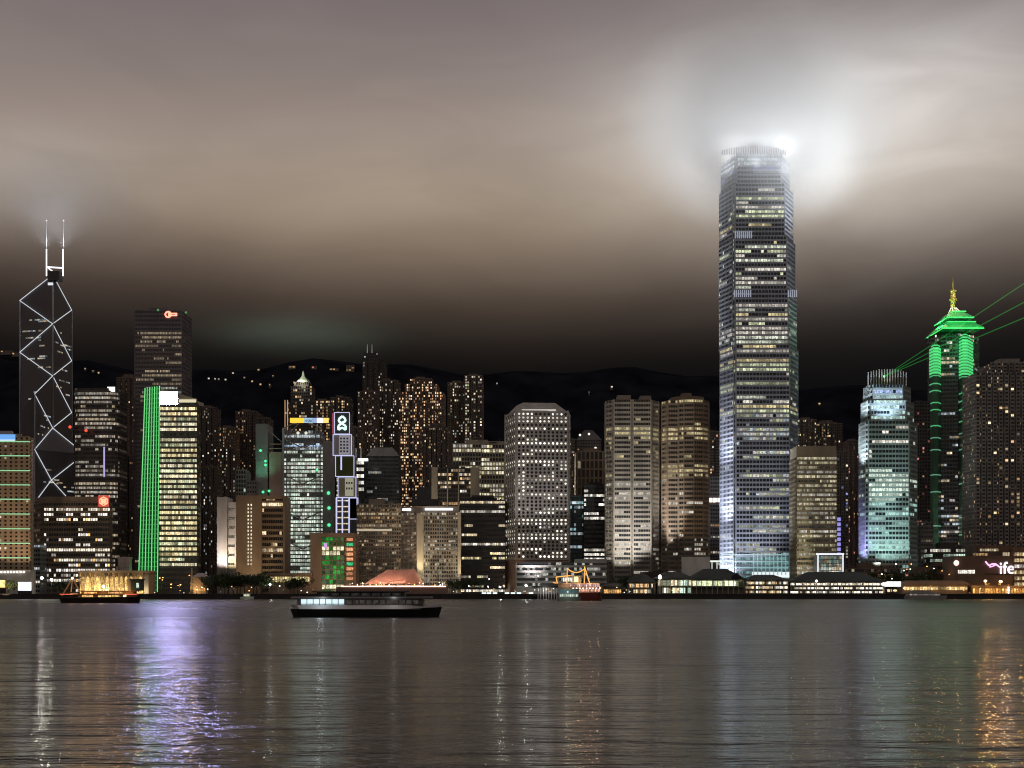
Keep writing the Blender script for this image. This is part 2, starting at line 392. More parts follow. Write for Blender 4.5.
def led(pts, r, mt=LEDW, nm='bracing_light'):
    m = MB()
    for p, q in zip(pts, pts[1:]): m.tube(p, q, r, n=5)
    part(nm, m, mt, root)
Ct = lambda py: Vector((C_[0], C_[1], zz(py))); At = lambda py: Vector((*A_, zz(py))); Bt = lambda py: Vector((*B_, zz(py))); Ft = lambda py: Vector((*F_, zz(py))); Dt = lambda py: Vector((*D_, zz(py)))
LEDB = em('bracing_led', (.78, .83, .90), .82)
for a, b in ((Ct(275), At(299)), (Ct(275), Bt(303)), (At(299), Ct(324)), (Ct(324), At(351)), (At(351), Ct(376)), (Bt(303), Ct(324)), (Ct(324), Bt(355)), (Bt(355), Ct(376)),
             (Ct(376), Ft(399)), (Ct(376), Bt(408)), (Bt(408), Ct(428)), (Ft(399), Ct(428)), (Ct(428), Ft(453)), (Ct(428), Dt(454)),
             (Ft(453), on(F_, D_, .33, 482)), (on(F_, D_, .33, 482), Ft(505)), (Dt(454), on(F_, D_, .33, 482)), (on(F_, D_, .33, 482), on(F_, D_, .62, 497)), ):
    m = MB(); m.tube(off(a), off(b), .41, n=5); part('bracing_light', m, LEDB, root)
colm = MB()
for p, t in ((Ct, 275), (At, 299), (Bt, 303)): colm.tube(off(p(t), .4), off(Vector((p(t).x, p(t).y, 4)), .4), .9, n=6)
for p, t in ((Ft, 399), (Dt, 454)): colm.tube(off(p(t), .4), off(Vector((p(t).x, p(t).y, 4)), .4), .8, n=6)
part('corner_column', colm, STEEL, root)
rr = random.Random(3)
for a, b, y0, y1, nrow in ((A_, C_, 318, 400, 12), (C_, B_, 318, 425, 10), (A_, F_, 420, 560, 8), (F_, C_, 405, 450, 5), (F_, D_, 462, 560, 12)):
    u = Vector((b[0]-a[0], b[1]-a[1], 0)); ln = u.length; u /= ln; nn = Vector((u.y, -u.x, 0))
    for k in range(nrow):
        z0 = zz(rr.uniform(y0, y1)); m = MB(); i0 = rr.uniform(.05, .7)*ln; nw = rr.randint(2, 8)
        for i in range(nw):
            if i0+i*3.2+3.2 > ln*.97: break
            q = rr.uniform(.08, .5) if rr.random() > .25 else .01; c = rr.choice((WHITE, WARMW, COOL))
            p0 = Vector((a[0], a[1], z0))+u*(i0+i*3.2)+nn*.12; m.face([p0, p0+u*3.2, p0+u*3.2+Vector((0, 0, 1.6)), p0+Vector((0, 0, 1.6))], tuple(v*q for v in c))
        if m.f: part('window_row', m, WIN, root)
top = Ct(275)
m = MB()
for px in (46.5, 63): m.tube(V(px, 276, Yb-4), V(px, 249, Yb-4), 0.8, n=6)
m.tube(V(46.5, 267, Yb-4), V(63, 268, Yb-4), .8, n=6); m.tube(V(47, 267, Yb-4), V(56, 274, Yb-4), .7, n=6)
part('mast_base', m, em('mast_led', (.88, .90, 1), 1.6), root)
for px in (46.5, 63.5):
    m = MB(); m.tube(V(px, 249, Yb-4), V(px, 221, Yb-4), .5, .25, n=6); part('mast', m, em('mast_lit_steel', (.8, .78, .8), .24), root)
    m = MB(); m.ball(V(px, 220.5, Yb-4), .8); part('beacon', m, em('beacon_pale', (1, .8, .8), 1.2), root)
m = MB(); m.box(X(49, Yb), X(61, Yb), Yb-6, Yb+6, zz(281), zz(272)); part('mast_platform', m, DGREY, root)
m = MB(); m.box(X(50, Yb), X(55, Yb), Yb-8, Yb-7, zz(286.5), zz(284)); part('lit_panel', m, em('panel_white', (.9, .95, 1), .8), root)

# --- tallest tower with its crown in cloud
Yi = 1447
rr = random.Random(21); flo = {}
def g_tall(k, py, e, i, n, front):
    if (py, 0) not in flo:
        t = rr.random(); flo[(py, 0)] = (rr.random(), rr.uniform(.6, 1.2), rr.choice((YGR, YEL, WHITE, WHITE, (.95, 1, .8))))
    t, b, c = flo[(py, 0)]
    if py < 166: q = rr.uniform(.45, 1.1); return tuple(v*q for v in COOL)
    if 166 <= py < 182: p, c = (.05, COOL) if py > 172 else (.95, BLUE)
    elif 232 <= py < 241 : p = 0.0
    elif 287 <= py < 305: p = .04
    elif 305 <= py < 415: p = .95 if t < .62 else .35
    elif 415 <= py < 555: p = (.80 if t > .80 else .24); c = rr.choice((WHITE, COOL, YGR)); b *= .8
    elif py >= 555: p = .9; c = TEAL; b = .5
    else: p = .88 if t < .55 else .18
    if not front: p *= .55
    key = (k, e); s = flo.get((key, 's'))
    if s is None or rr.random() > .8: s = rr.random() < p
    flo[(key, 's')] = s
    q = (.62*b*rr.uniform(.35, 1.3)) if s else .012*rr.random()
    if not s: c = (.6, .75, 1)
    return tuple(v*q for v in c)
def ifoot(l, r, a=0): return foot((l, Yi+38+a), (l+13.5, Yi+7+a), (l+13.6, Yi+10+a), (l+15.5, Yi+10+a), (l+16, Yi+a), (r-9, Yi+a), (r-8.6, Yi+6+a), (r-.5, Yi+34+a), (r-3, Yi+75+a), (l+10, Yi+80+a))
FIN = mat('bright_aluminium_fins', (.40, .43, .50), .38, .25, .12)
iz = lambda py: Z(py, Yi)
root = tower('tall_office_tower', 'tallest silver skyscraper, its finned crown lost in glowing cloud', 'skyscraper',
      [(ifoot(720, 798.5), iz(345)), (ifoot(719.3, 797, 1), iz(290)), (ifoot(719, 795.5, 2), iz(236)), (ifoot(719.3, 793.5, 3), iz(183)), (ifoot(721, 790, 5), iz(152))],
      FIN, dict(fh=4.3, bay=3.1, sp=.40, dep=.30, pw=.42, corner=1.2), g_tall, roofkit=False, Yref=Yi)
for px in [723+k*2.35 for k in range(28)]:
    d = 5+abs(px-756)*.05; h = 148.5-5*math.cos((px-756)/34*1.5)
    m = MB(); m.box(X(px, Yi), X(px, Yi)+.9, Yi+d, Yi+d+3, iz(152), iz(h)); part('crown_fin', m, FIN, root)
    m = MB(); m.box(X(px, Yi+60)+1, X(px, Yi+60)+1.9, Yi+60, Yi+63, iz(152), iz(h)); part('crown_fin', m, FIN, root)
m = MB()
for pxs, y0, y1, dy in ((list(range(735, 752, 2)), 231, 238, .2), (list(range(734, 752, 2))+list(range(788, 797, 2)), 290, 297, -.6), (list(range(754, 788, 2)), 168, 172, 3)):
    for px in pxs: m = MB(); m.box(X(px, Yi), X(px+1, Yi), Yi+dy, Yi+dy+1, iz(y1), iz(y0)); part('plant_floor_light', m, em('fin_led', (.75, .80, 1), .34), root)
m = MB()
for (a, b, y0, y1) in ((752, 790, 572, 577.5),): m.box(X(a, Yi), X(b, Yi), Yi-1.2, Yi-.6, iz(y1), iz(y0))
part('entrance_canopy', m, em('lobby_white', (.85, .95, .95), 1.0), root)
m = MB()
for yy in (554, 561, 567): m.box(X(721, Yi), X(788, Yi), Yi-1.3, Yi-.7, iz(yy+1.2), iz(yy))
for px in range(753, 790, 4): m.box(X(px, Yi), X(px+1, Yi), Yi-1.5, Yi-1.31, iz(575), iz(553))
part('podium_lattice', m, em('podium_led', (.45, .85, .88), .42), root)
CW = (.93, .97, 1)
for k in range(8):
    a = 2*math.pi*k/8; cx0, cy0 = X(757, Yi+38), Yi+38
    p = (cx0+27*math.cos(a), cy0+27*math.sin(a), iz(147)); flood(p, (cx0+38*math.cos(a), cy0+38*math.sin(a), iz(147)+60), 9.5e4, CW, 165, 6, 'crown_fill_light')  # added ring of lamps, no fixtures, to make the cloud glow
for dx, w_ in ((-190, 1.6e7), (240, 1.6e7), (40, 1.0e7)): flood((X(757, Yi)+dx, 1640, 14), (X(762, Yi), 1452, Z(108, 1452)), w_, CW, 36, 14, 'cloud_fill_light')  # added unseen lamps behind the tower, lighting the cloud evenly
flood(V(900, 381, 1440), V(768, 78, 1456), 4.2e6, CW, 32, 4, 'cloud_fill_light')  # another added lamp, filling the dark core of the cloud
for px, py in ((728, 176), (757, 168), (786, 176)): flood(V(px, py, Yi-6), V(px, py-40, Yi-2), 2.0e4, CW, 120, 3, 'crown_fill_light')  # added lamps brightening the facade top and the fog before it
for zz_, w_ in ((9, 3.5e5), (70, 2.6e5), (125, 1.6e5)): flood((186, 1449, zz_), (203, 1470, zz_+45), w_, (.84, .87, 1), 120, 2)
flood((190, 1440, 8), (204, 1466, 60), 2.5e5, (.84, .87, 1), 100, 2); flood(V(752, 589, Yi-55), V(745, 500, Yi), 2.0e5, (.78, .82, 1), 80, 2)

# --- shorter finned tower of the same family
Yf = 1420; rr2 = random.Random(5); fl2 = {}
def g_fin(k, py, e, i, n, front):
    if py not in fl2: fl2[py] = (rr2.random(), rr2.uniform(.6, 1.2))
    t, b = fl2[py]; c = GRN
    if py < 388: p, c = .15, COOL
    elif py < 396: p, c, b = .8, (.5, .62, 1), .9
    elif py < 420: p, c = .85, (.62, .88, .80)
    elif py < 424: p = 0
    elif py < 460: p, c = (.6 if t < .4 else .12), WHITE
    elif py < 470: p = 0
    elif py < 500: p, c = (.9 if t < .6 else .3), (.85, 1, .85)
    else: p, c, b = (.55 if t < .5 else .2), (.55, .9, .82), b*.8
    if not front: p *= .35
    s = fl2.get((k, e))
    if s is None or rr2.random() > .78: s = rr2.random() < p
    fl2[(k, e)] = s; q = .85*b*rr2.uniform(.4, 1.3) if s else .02*rr2.random()
    if not s: c = (.2, .5, .5)
    return tuple(v*q for v in c)
def ff(l, r, a=0): return foot((l, Yf+26+a), (l+6.5, Yf+3+a), (l+9.5, Yf+a), (r-8, Yf+a), (r-7.5, Yf+5+a), (r, Yf+24+a), (r-3, Yf+60+a), (l+6, Yf+62+a))
fz = lambda py: Z(py, Yf)
TEALF = mat('pale_green_cladding', (.42, .50, .48), .35, .3, .12)
root = tower('finned_office_tower', 'stepped teal lit office tower with finned crown and purple lower edge', 'skyscraper',
     [(ff(859, 917), fz(421)), (ff(861, 913.5, 2), fz(400)), (ff(863.5, 910.5, 4), fz(384))], TEALF, dict(fh=4.4, bay=3.0, sp=.42, dep=.3, pw=.4, corner=1.2), g_fin, roofkit=False, Yref=Yf)
for k in range(15):
    px = 868+k*2.7; t = (k-7)/7; h = 369+3*t*t
    for dy in (9, 44): m = MB(); m.box(X(px, Yf+dy), X(px+.9, Yf+dy), Yf+dy, Yf+dy+2, fz(384), Z(h, Yf+dy)); part('crown_fin', m, mat('pale_fin_metal', (.5, .5, .46), .4), root)
flood(V(850, 564, Yf-8), V(863, 535, Yf+14), 1.6e5, (.50, .42, 1), 70, 1.5); flood(V(851, 470, Yf+2), V(862, 430, Yf+14), 1.6e5, (.85, .9, 1), 95, 1.5); flood(V(855, 420, Yf+4), V(864, 396, Yf+14), 8e4, (.8, .86, 1), 90, 1.5)
flood(V(878, 565, Yf-29), V(880, 520, Yf), 7.5e4, (.60, .93, .88), 100, 2); flood(V(896, 565, Yf-29), V(894, 520, Yf), 7.5e4, (.60, .93, .88), 100, 2); flood(V(888, 565, Yf-29), V(888, 465, Yf), 2.6e5, (.60, .93, .88), 34, 2); flood(V(888, 420, Yf-20), V(888, 396, Yf), 1.0e5, (.6, .75, 1), 90, 2)
flood(V(888, 385, Yf+2), V(888, 370, Yf+8), 3e3, (1, .95, .8), 100, 1)

# --- green-lit tower with tiered hip roof and gold spire
Yc = 1650; cz = lambda py: Z(py, Yc)
base = foot((929, Yc+22), (941, Yc+6), (958, Yc+2), (974, Yc+18), (979, Yc+40), (972, Yc+62), (934, Yc+62), (928, Yc+42))
root = tower('green_lit_tower', 'dark tower with glowing green strips, tiered green roof and gold spire', 'skyscraper', [(base, cz(333))], mat('spandrel_grey', (.13, .13, .135), .45),
     dict(fh=4.2, bay=3.0, sp=.42, dep=.25, pw=.35), office(77, (.35, .6, .05), (WHITE, WARMW, COOL), .6, .55, .3), roofkit=False, Yref=Yc)
GLG = mat('green_tinted_glass', (.06, .16, .09), .35)
for (a, b, ytop, apex, d) in ((929.5, 942, 348, 341, -4), (957, 973, 340, 331, -10)):
    mid = (a+b)/2
    fp = foot((a, Yc+10), (mid-2.5, Yc+d), (mid+2.5, Yc+d), (b, Yc+10))
    m = MB(); m.prism(fp, 4, cz(ytop), top=False); m.prism(fp, cz(ytop), cz(apex), scale=.06); part('corner_bay', m, GLG, root)
    py = apex+5; k = 0; r3 = random.Random(int(a))
    while py < 552:
        dense = py < 376; 
        m = MB(); g0 = [(p[0], p[1]) for p in fp]
        c = (sum(p[0] for p in g0)/4, sum(p[1] for p in g0)/4)
        if py < ytop: sc = max(.1, (py-apex)/(ytop-apex))*1.03
        else: sc = 1.03
        q = [(c[0]+(p[0]-c[0])*sc, c[1]+(p[1]-c[1])*sc) for p in g0]
        h = 2.3 if dense else 1.3
        m.prism(q, cz(py)-h*.5, cz(py)+h*.5, bottom=True)
        mt = LEDGD if (dense and k % 3) else em('green_led_mid', (.10, .9, .32), .42) if not dense and py < 430 else (LEDGD if dense else em('green_led_low', (.25, .8, .5), .30))
        part('light_strip', m, mt, root)
        py += (3.0 if dense else r3.choice((7, 8, 12, 16))) if py < 450 else r3.choice((17, 25, 34)); k += 1
def hip(name, a, b, yb, yt, inset, front, back, mt, parent=None):
    m = MB(); p = [(X(a, Yc+front), Yc+front), (X(b, Yc+front), Yc+front), (X(b, Yc+front)-1, Yc+back), (X(a, Yc+front)+1, Yc+back)]
    m.prism(p, cz(yb), cz(yb)+1.2, bottom=True, top=False); m.prism(p, cz(yb)+1.2, cz(yt), scale=inset); part(name, m, mt, parent or root)
    return p
RG = mat('green_painted_roof', (.10, .42, .20), .5)
hip('roof', 943, 984, 331, 322, .62, -18, 62, RG); 
m = MB(); m.box(X(948.5, Yc), X(972, Yc), Yc, Yc+44, cz(324), cz(316)); part('roof_storey', m, DGREY, root)
hip('upper_roof', 947.5, 974, 318.5, 310, .45, -6, 50, RG)
for a, b, yy, fr in ((943, 984, 331.2, -19), (948, 976, 322.4, -4), (947.5, 974, 318.6, -7), (953, 966, 310.3, 6)):
    m = MB(); m.tube((X(a, Yc+fr), Yc+fr, cz(yy)), (X(b, Yc+fr), Yc+fr, cz(yy)), .7, n=5); m.tube((X(a, Yc+fr), Yc+fr, cz(yy)), (X(a, Yc+fr), Yc+44, cz(yy)), .6, n=5); part('eave_light', m, LEDG, root)
flood((X(955, Yc), Yc-55, cz(338)), (X(955, Yc), Yc+10, cz(324)), 5e4, (.1, 1, .3), 110, 2)
for px, py, dy in ((950, 318, -26), (962, 318, -26), (976, 318, -26), (938, 321, 10), (936, 321, 30), (955, 304, -16), (966, 304, -16), (943, 306, 10)): point((X(px, Yc+dy), Yc+dy, cz(py)), 3.5e3, (.08, 1, .25), 1, 'roof_lamp')
sc_ = (X(953, Yc+22), Yc+22)
m = MB(); pr = [(6.5, 311), (2.2, 306), (2.6, 298.5), (4.3, 297), (4.3, 295.5), (3, 294), (2.7, 289), (3.8, 287.5), (3.8, 286.3), (1.3, 285), (1.0, 280), (.25, 271)]
m.lathe(sc_, [(r, cz(p)) for r, p in pr], 10); part('spire', m, GOLD, root)
point((sc_[0]-9, sc_[1]-13, cz(300)), 9e3, (1, .85, .4), 1); point((sc_[0]+8, sc_[1]-12, cz(288)), 5e3, (1, .9, .6), 1)
m = MB()
for dx in (-7, -3.4, 3.4, 7): m.tube((sc_[0]+dx, sc_[1]-8, cz(311)), (sc_[0]+dx*.35, sc_[1]-2, cz(304)), .5, n=5)
part('spire_brace', m, em('warm_white', (1, .95, .8), .8), root)

# --- tower with rounded porthole windows
Yj = 1380; jz = lambda py: Z(py, Yj); JW = mat('pale_porthole_panels', (.46, .43, .39), .55, 0, .1)
c0, c1, c2, c3, c4 = [(X(a, Yj), Yj+d) for a, d in ((505, 38), (516, 0), (569, 5), (572, 40), (512, 70))]
root = thing('porthole_tower', 'pale grey tower with rows of round lit windows and sloped roof', 'office tower', (X(540, Yj), Yj+30, 4))
m = MB(); m.prism([c1, c2, c3, c4, c0], jz(560), jz(411)); m.prism([c1, c2, c3, c4, c0], jz(411)-.01, jz(410.2)); wall_j = m
m = MB(); rf = [(p[0], p[1]) for p in (c1, c2, c3, c4, c0)]; cx_ = sum(p[0] for p in rf)/5; cy_ = sum(p[1] for p in rf)/5
m.prism([(cx_+(p[0]-cx_)*.93, cy_+(p[1]-cy_)*.93) for p in rf], jz(410.2), jz(401), scale=.66); part('roof', m, JW, root)
m = MB(); m.prism([(p[0], p[1]+1) for p in (c1, c2, c3, c4, c0)], 4, jz(560)); part('base_storeys', m, PINKST, root)
m = MB()
for a, b in ((c1, c2), (c0, c1)):
    u = Vector((b[0]-a[0], b[1]-a[1], 0)); ln = u.length; u /= ln; nn = Vector((u.y, -u.x, 0))
    for t in (.02, .98): p = Vector((a[0], a[1], 0))+u*ln*t; m.ob(p, u, nn, -.5, .5, 0, .8, jz(560), jz(410))
part('corner_fin', m, JW, root)
of = office(41, (.25, .5, .25), (WHITE, (1, .95, .85), WHITE), 1.25, .55, .4); wins = []; rest = MB()
r4 = random.Random(9)
def octo(a, b, t, z, r):
    u = Vector((b[0]-a[0], b[1]-a[1], 0)); ln = u.length; u /= ln; nn = Vector((u.y, -u.x, 0)); c = Vector((a[0], a[1], z))+u*ln*t
    return [c+nn*.12+u*r*math.cos(k*math.pi/4+.39)+Vector((0, 0, r*math.sin(k*math.pi/4+.39))) for k in range(8)], [c+nn*.06+u*(r+.3)*math.cos(k*math.pi/4+.39)+Vector((0, 0, (r+.3)*math.sin(k*math.pi/4+.39))) for k in range(8)]
for k in range(40):
    z = jz(556.5-k*3.66)
    for i in range(12):
        gl = of(k, 0, 0, i, 12, True); pts, ring = octo(c1, c2, (i+.75)/12.5, z, 1.02); wins.append((sum(gl), pts, gl))
        wall_j.face(ring, m=1)
    for i in range(5):
        gl = of(k, 0, 1, i, 5, True); pts, ring = octo(c0, c1, (i+.6)/5.2, z, .95); gl = tuple(v*.6 for v in gl); wins.append((sum(gl)*.5, pts, gl)); wall_j.face(ring, m=1)
part('wall', wall_j, [JW, mat('window_ring', (.16, .15, .14))], root)
wins.sort(key=lambda w: -w[0])
for k, (s_, pts, gl) in enumerate(wins):
    if k < 100: m = MB(); m.face(pts, gl); part('window', m, WIN, root)
    else: rest.face(pts, gl)
part('windows', rest, WIN, root, stuff=True)
m = MB(); m.box(X(522, Yj), X(556, Yj), Yj+3, Yj+3.6, jz(410.6), jz(408.8)); part('cornice_light', m, em('cornice_white', (1, .95, .85), .5), root)
flood(V(511, 592, Yj-22), V(511, 560, Yj+16), 9e3, (1, .55, .3), 80, 1); flood(V(530, 590, Yj-60), V(542, 470, Yj), 1.6e5, (1, .92, .95), 70, 3)

# --- office slab with green lit side face
Ya = 1380; az_ = lambda py: Z(py, Ya)
fa = [(X(159.5, Ya), Ya), (X(197, Ya), Ya), (X(199, Ya+40), Ya+45), (X(150, Ya), Ya+50), (X(145, Ya), Ya+18)]
YB = office(12, (.02, .12, .86), (YGR, YEL, (1, .9, .62), (1, .78, .42)), .85, .9, .7, dim=.02)
YB0 = YB
YB = lambda k, py, e, i, n, front: YB0(k, py, e, i, n, front) if py < 566 else (.01, .008, .006)
root = tower('striped_office_slab', 'office tower with bright yellow floors and a glowing green side face', 'office tower', [(fa, az_(402))], mat('slab_spandrel', (.16, .15, .13)),
     dict(fh=4.62, bay=1.9, sp=.44, dep=.35, pw=.12), YB, roofkit=False, Yref=Ya)
m = MB(); xs = [X(161, Ya), X(197, Ya)]
for y0, y1 in ((Ya+.2, Ya+1.2), (Ya+30, Ya+31)):
    pts = [(X(160, Ya), az_(402)), (X(197, Ya), az_(402)), (X(197, Ya), az_(399)), (X(160, Ya), az_(388))]
    m.face([(p, y0, q) for p, q in pts]); m.face([(p, y1, q) for p, q in reversed(pts)])
    m.face([(pts[3][0], y0, pts[3][1]), (pts[2][0], y0, pts[2][1]), (pts[2][0], y1, pts[2][1]), (pts[3][0], y1, pts[3][1])])
part('sloped_parapet', m, CREAM, root)
m = MB(); m.box(X(161, Ya), X(178, Ya), Ya-.9, Ya-.3, az_(405), az_(391.5)); part('screen_frame', m, BLACK, root)
m = MB(); m.face([(X(161.3, Ya), Ya-.95, az_(404.7)), (X(177.7, Ya), Ya-.95, az_(404.7)), (X(177.7, Ya), Ya-.95, az_(391.8)), (X(161.3, Ya), Ya-.95, az_(391.8))]); part('screen', m, em('led_screen', (.52, .48, 1), 225.0), root)
m = MB(); m.box(X(179, Ya), X(196, Ya), Ya-.6, Ya-.3, az_(402.5), az_(399.5)); part('roof_light', m, em('roof_led', (1, .9, .6), .7), root)
gb = [Vector((X(138, Ya+14), Ya+14, 6)), Vector((X(158, Ya-2), Ya-2, 6)), Vector((X(160, Ya-1), Ya-1, az_(386))), Vector((X(145, Ya+14), Ya+14, az_(386)))]
m = MB(); d = Vector((0, 3, 0)); m.face(gb); m.face([p+d for p in reversed(gb)])
for i in range(4): j = (i+1) % 4; m.face([gb[i], gb[i]+d, gb[j]+d, gb[j]])
part('green_face', m, mat('green_lit_glass', (.03, .11, .05), .3), root)
def gp(u, v): a = gb[0].lerp(gb[1], u); b_ = gb[3].lerp(gb[2], u); return a.lerp(b_, v)+Vector((0, -.8, 0))
for k in range(7):
    m = MB(); u = .02+.96*k/6; m.tube(gp(u, .0), gp(u, 1), .42, n=5); part('light_strip', m, em('green_led_mid2', (.10, .80, .20), .75) if k % 2 else em('green_led_bright', (.22, 1, .30), .85), root)
m = MB()
for k in range(44): m.tube(gp(0, .01+k/44), gp(1, .01+k/44), .30, n=4)
part('floor_light', m, em('green_led_thin', (.05, .75, .14), .36), root)
flood((X(140, Ya), Ya-26, 8), tuple(gp(.5, .45)), 1.6e4, (.1, 1, .2), 95, 2)

# --- dark square office tower with a sign
Yk = 1650; kz = lambda py: Z(py, Yk); rk = random.Random(33); fk = {}
def g_k(k, py, e, i, n, front):
    if k not in fk: fk[k] = (rk.random(), rk.uniform(.5, 1))
    t, b = fk[k]; c = WARMW
    if py < 331: return (.004, .004, .005)
    if 385 < py < 396: p = .9; c = (.9, 1, .85)
    else: p = .85 if t < .55 else .12
    f = i/n
    if front and (f < .1 or f > .92): p *= .2
    if not front: p *= .25
    s = fk.get((k, e))
    if s is None or rk.random() > .82: s = rk.random() < p
    fk[(k, e)] = s; q = .34*b*rk.uniform(.4, 1.3) if s else .006
    return tuple(v*q for v in c)
root = tower('square_office_tower', 'tall dark square tower with a small red sign near its top', 'office tower', [(rect(134.5, 182, Yk, 50), kz(311))], mat('dark_violet_metal', (.17, .145, .16), .4, .3),
     dict(fh=4.5, bay=1.6, sp=.50, dep=.25, pw=.35, corner=1.4), g_k, roofkit=True, Yref=Yk)
m = MB(); c = V(171, 314.5, Yk-1)
m.box(c.x-3, c.x+6.5, c.y-.6, c.y, c.z-1.7, c.z+1.7); m.lathe((0, 0), [], 8)
for t in range(14):
    a0, a1 = 2*math.pi*t/14, 2*math.pi*(t+1)/14
    m.tube((c.x-3+3.1*math.cos(a0), c.y-.4, c.z+2.9*math.sin(a0)), (c.x-3+3.1*math.cos(a1), c.y-.4, c.z+2.9*math.sin(a1)), .9, n=5)
part('sign', m, em('red_sign', (1, .28, .18), 2.2), root)
m = MB(); m.box(c.x+.5, c.x+4.5, c.y-.75, c.y-.62, c.z-.35, c.z+.25); part('sign_slot', m, mat('sign_dark_red', (.2, .02, .01)), root)
for px, py in ((158, 310), (186, 312.5)):
    m = MB(); m.ball(V(px, py, Yk+(-.5 if px < 170 else 30)), 1.3); part('corner_light', m, em('green_dim', (.1, .7, .2), .35), root)

# --- banking hall tower with hanger trusses between masts
Yh = 1550; hz_ = lambda py: Z(py, Yh); rh = random.Random(14); fh_ = {}
def g_h(k, py, e, i, n, front):
    if k not in fh_: fh_[k] = (rh.random(), rh.uniform(.55, 1.15))
    t, b = fh_[k]; c = rh.choice(((.80, .95, .78), (.95, 1, .86), (.68, .85, .70)))
    p = .92 if t < .72 else .45
    if py < 450: p = .7 if t < .5 else .1; c = COOL
    s = fh_.get((k, e))
    if s is None or rh.random() > .8: s = rh.random() < p
    fh_[(k, e)] = s; q = .80*b*rh.uniform(.3, 1.4) if s else .02
    return tuple(v*q for v in c)
root = tower('trussed_bank_tower', 'grey bank tower with pale green lit floors and coat-hanger trusses', 'office tower', [(rect(284, 323, Yh, 40), hz_(447)), (rect(285, 320, Yh+6, 34), hz_(430))],
     GREY, dict(fh=3.9, bay=2.3, sp=.36, dep=.5, pw=.25), g_h, roofkit=False, Yref=Yh)
for a, b, yt, mt in ((256, 268, 424, GREY), (269.5, 282, 452, PINKST), (323, 331, 441, GREY), (282.5, 284.5, 428, STEEL)):
    m = MB(); m.box(X(a, Yh), X(b, Yh), Yh-2, Yh+32, 4, hz_(yt)); 
    for k in range(34): m.ob((X(a, Yh), Yh-2), (1, 0), (0, -1), .3, X(b, Yh)-X(a, Yh)-.3, 0, .2, 8+k*4.4, 9+k*4.4)
    part('service_shaft', m, mt, root)
m = MB()
for yy in (445, 481, 517, 546):
    for a, b in ((284, 303), (322, 303)):
        m.tube(V(a, yy-6, Yh-1.2), V(b, yy+3, Yh-1.2), .65, n=5)
    m.tube(V(284, yy+3, Yh-1.2), V(322, yy+3, Yh-1.2), .5, n=5)
for px in (287, 290, 316, 320):
    m.tube(V(px, 575, Yh-1.4), V(px, 428, Yh-1.4), .55, n=5)
for a, b, c_, d_ in ((268, 430, 284, 444), (284, 428, 296, 422), (322, 428, 306, 422), (284, 440, 300, 422)): m.tube(V(a, b, Yh-1.4), V(c_, d_, Yh-1.4), .5, n=5)
part('truss', m, mat('grey_truss', (.34, .33, .34), .4, .4), root)
m = MB()
for a, b in ((285, 292), (293, 300), (306, 312), (313, 320)): m.box(X(a, Yh), X(b, Yh), Yh+5, Yh+5.5, hz_(446), hz_(444.6))
part('blue_light', m, em('blue_led', (.5, .7, 1), .8), root)
for px in (298, 306):
    m = MB(); m.ball(V(px, 433, Yh+4), 1.6); part('roof_lamp', m, em('warm_white', (1, .95, .8), .8), root)
Ys = Yh-6
for a, b, c, s_ in ((290, 304, (1, .50, .03), 1.4), (304, 312.5, (.38, .62, .85), .9), (312.5, 317, (.35, .5, .85), .8), (317, 322.5, (1, .75, 1), 2.0), (322.5, 328.5, (1, .66, .15), 1.2)):
    m = MB(); m.box(X(a, Ys), X(b, Ys), Ys, Ys+1.2, hz_(423.4), hz_(418.6)); part('sign_panel', m, em('sign_%s' % {290: 'amber', 304: 'pale_blue', 312.5: 'blue', 317: 'pink', 322.5: 'gold'}[a], c, s_), root)
def text(name, body, p, size, mt, parent, align='CENTER', rot=(math.pi/2, 0, 0)):
    cu = bpy.data.curves.new(name, 'FONT'); cu.body = body; cu.size = size; cu.extrude = .12; cu.align_x = align; cu.align_y = 'CENTER'; cu.materials.append(mt)
    o = bpy.data.objects.new(name, cu); C.objects.link(o); cu.offset = .025*size/4
    dg = bpy.context.evaluated_depsgraph_get(); me = bpy.data.meshes.new_from_object(o.evaluated_get(dg)); bpy.data.objects.remove(o)
    o = bpy.data.objects.new(name, me); C.objects.link(o); o.parent = parent; o.location = Vector(p)-Vector(parent['org']); o.rotation_euler = rot; return o
text('sign_lettering', 'HSBC', V(309, 421, Ys-.2), 3.6, mat('sign_ink', (.04, .06, .10)), root)
for px, py in ((260.5, 450.5), (265.5, 461), (265.5, 465), (256.5, 486), (263, 492), (269, 491), (258, 493), (329, 508), (328.5, 493), (329, 525), (317, 470)):
    m = MB(); m.ball(V(px, py, Yh-3), 1.3 if px < 328 else 1.7); part('green_lamp', m, em('green_lamp_glow', (.1, 1, .42), 1.1 if px != 317 else .4), root)
flood(V(276, 592, Yh-40), V(276, 470, Yh), 6e4, (1, .75, .55), 70, 2); flood(V(260, 480, Yh-25), V(262, 452, Yh), 1.5e4, (.2, .9, .5), 90, 2)

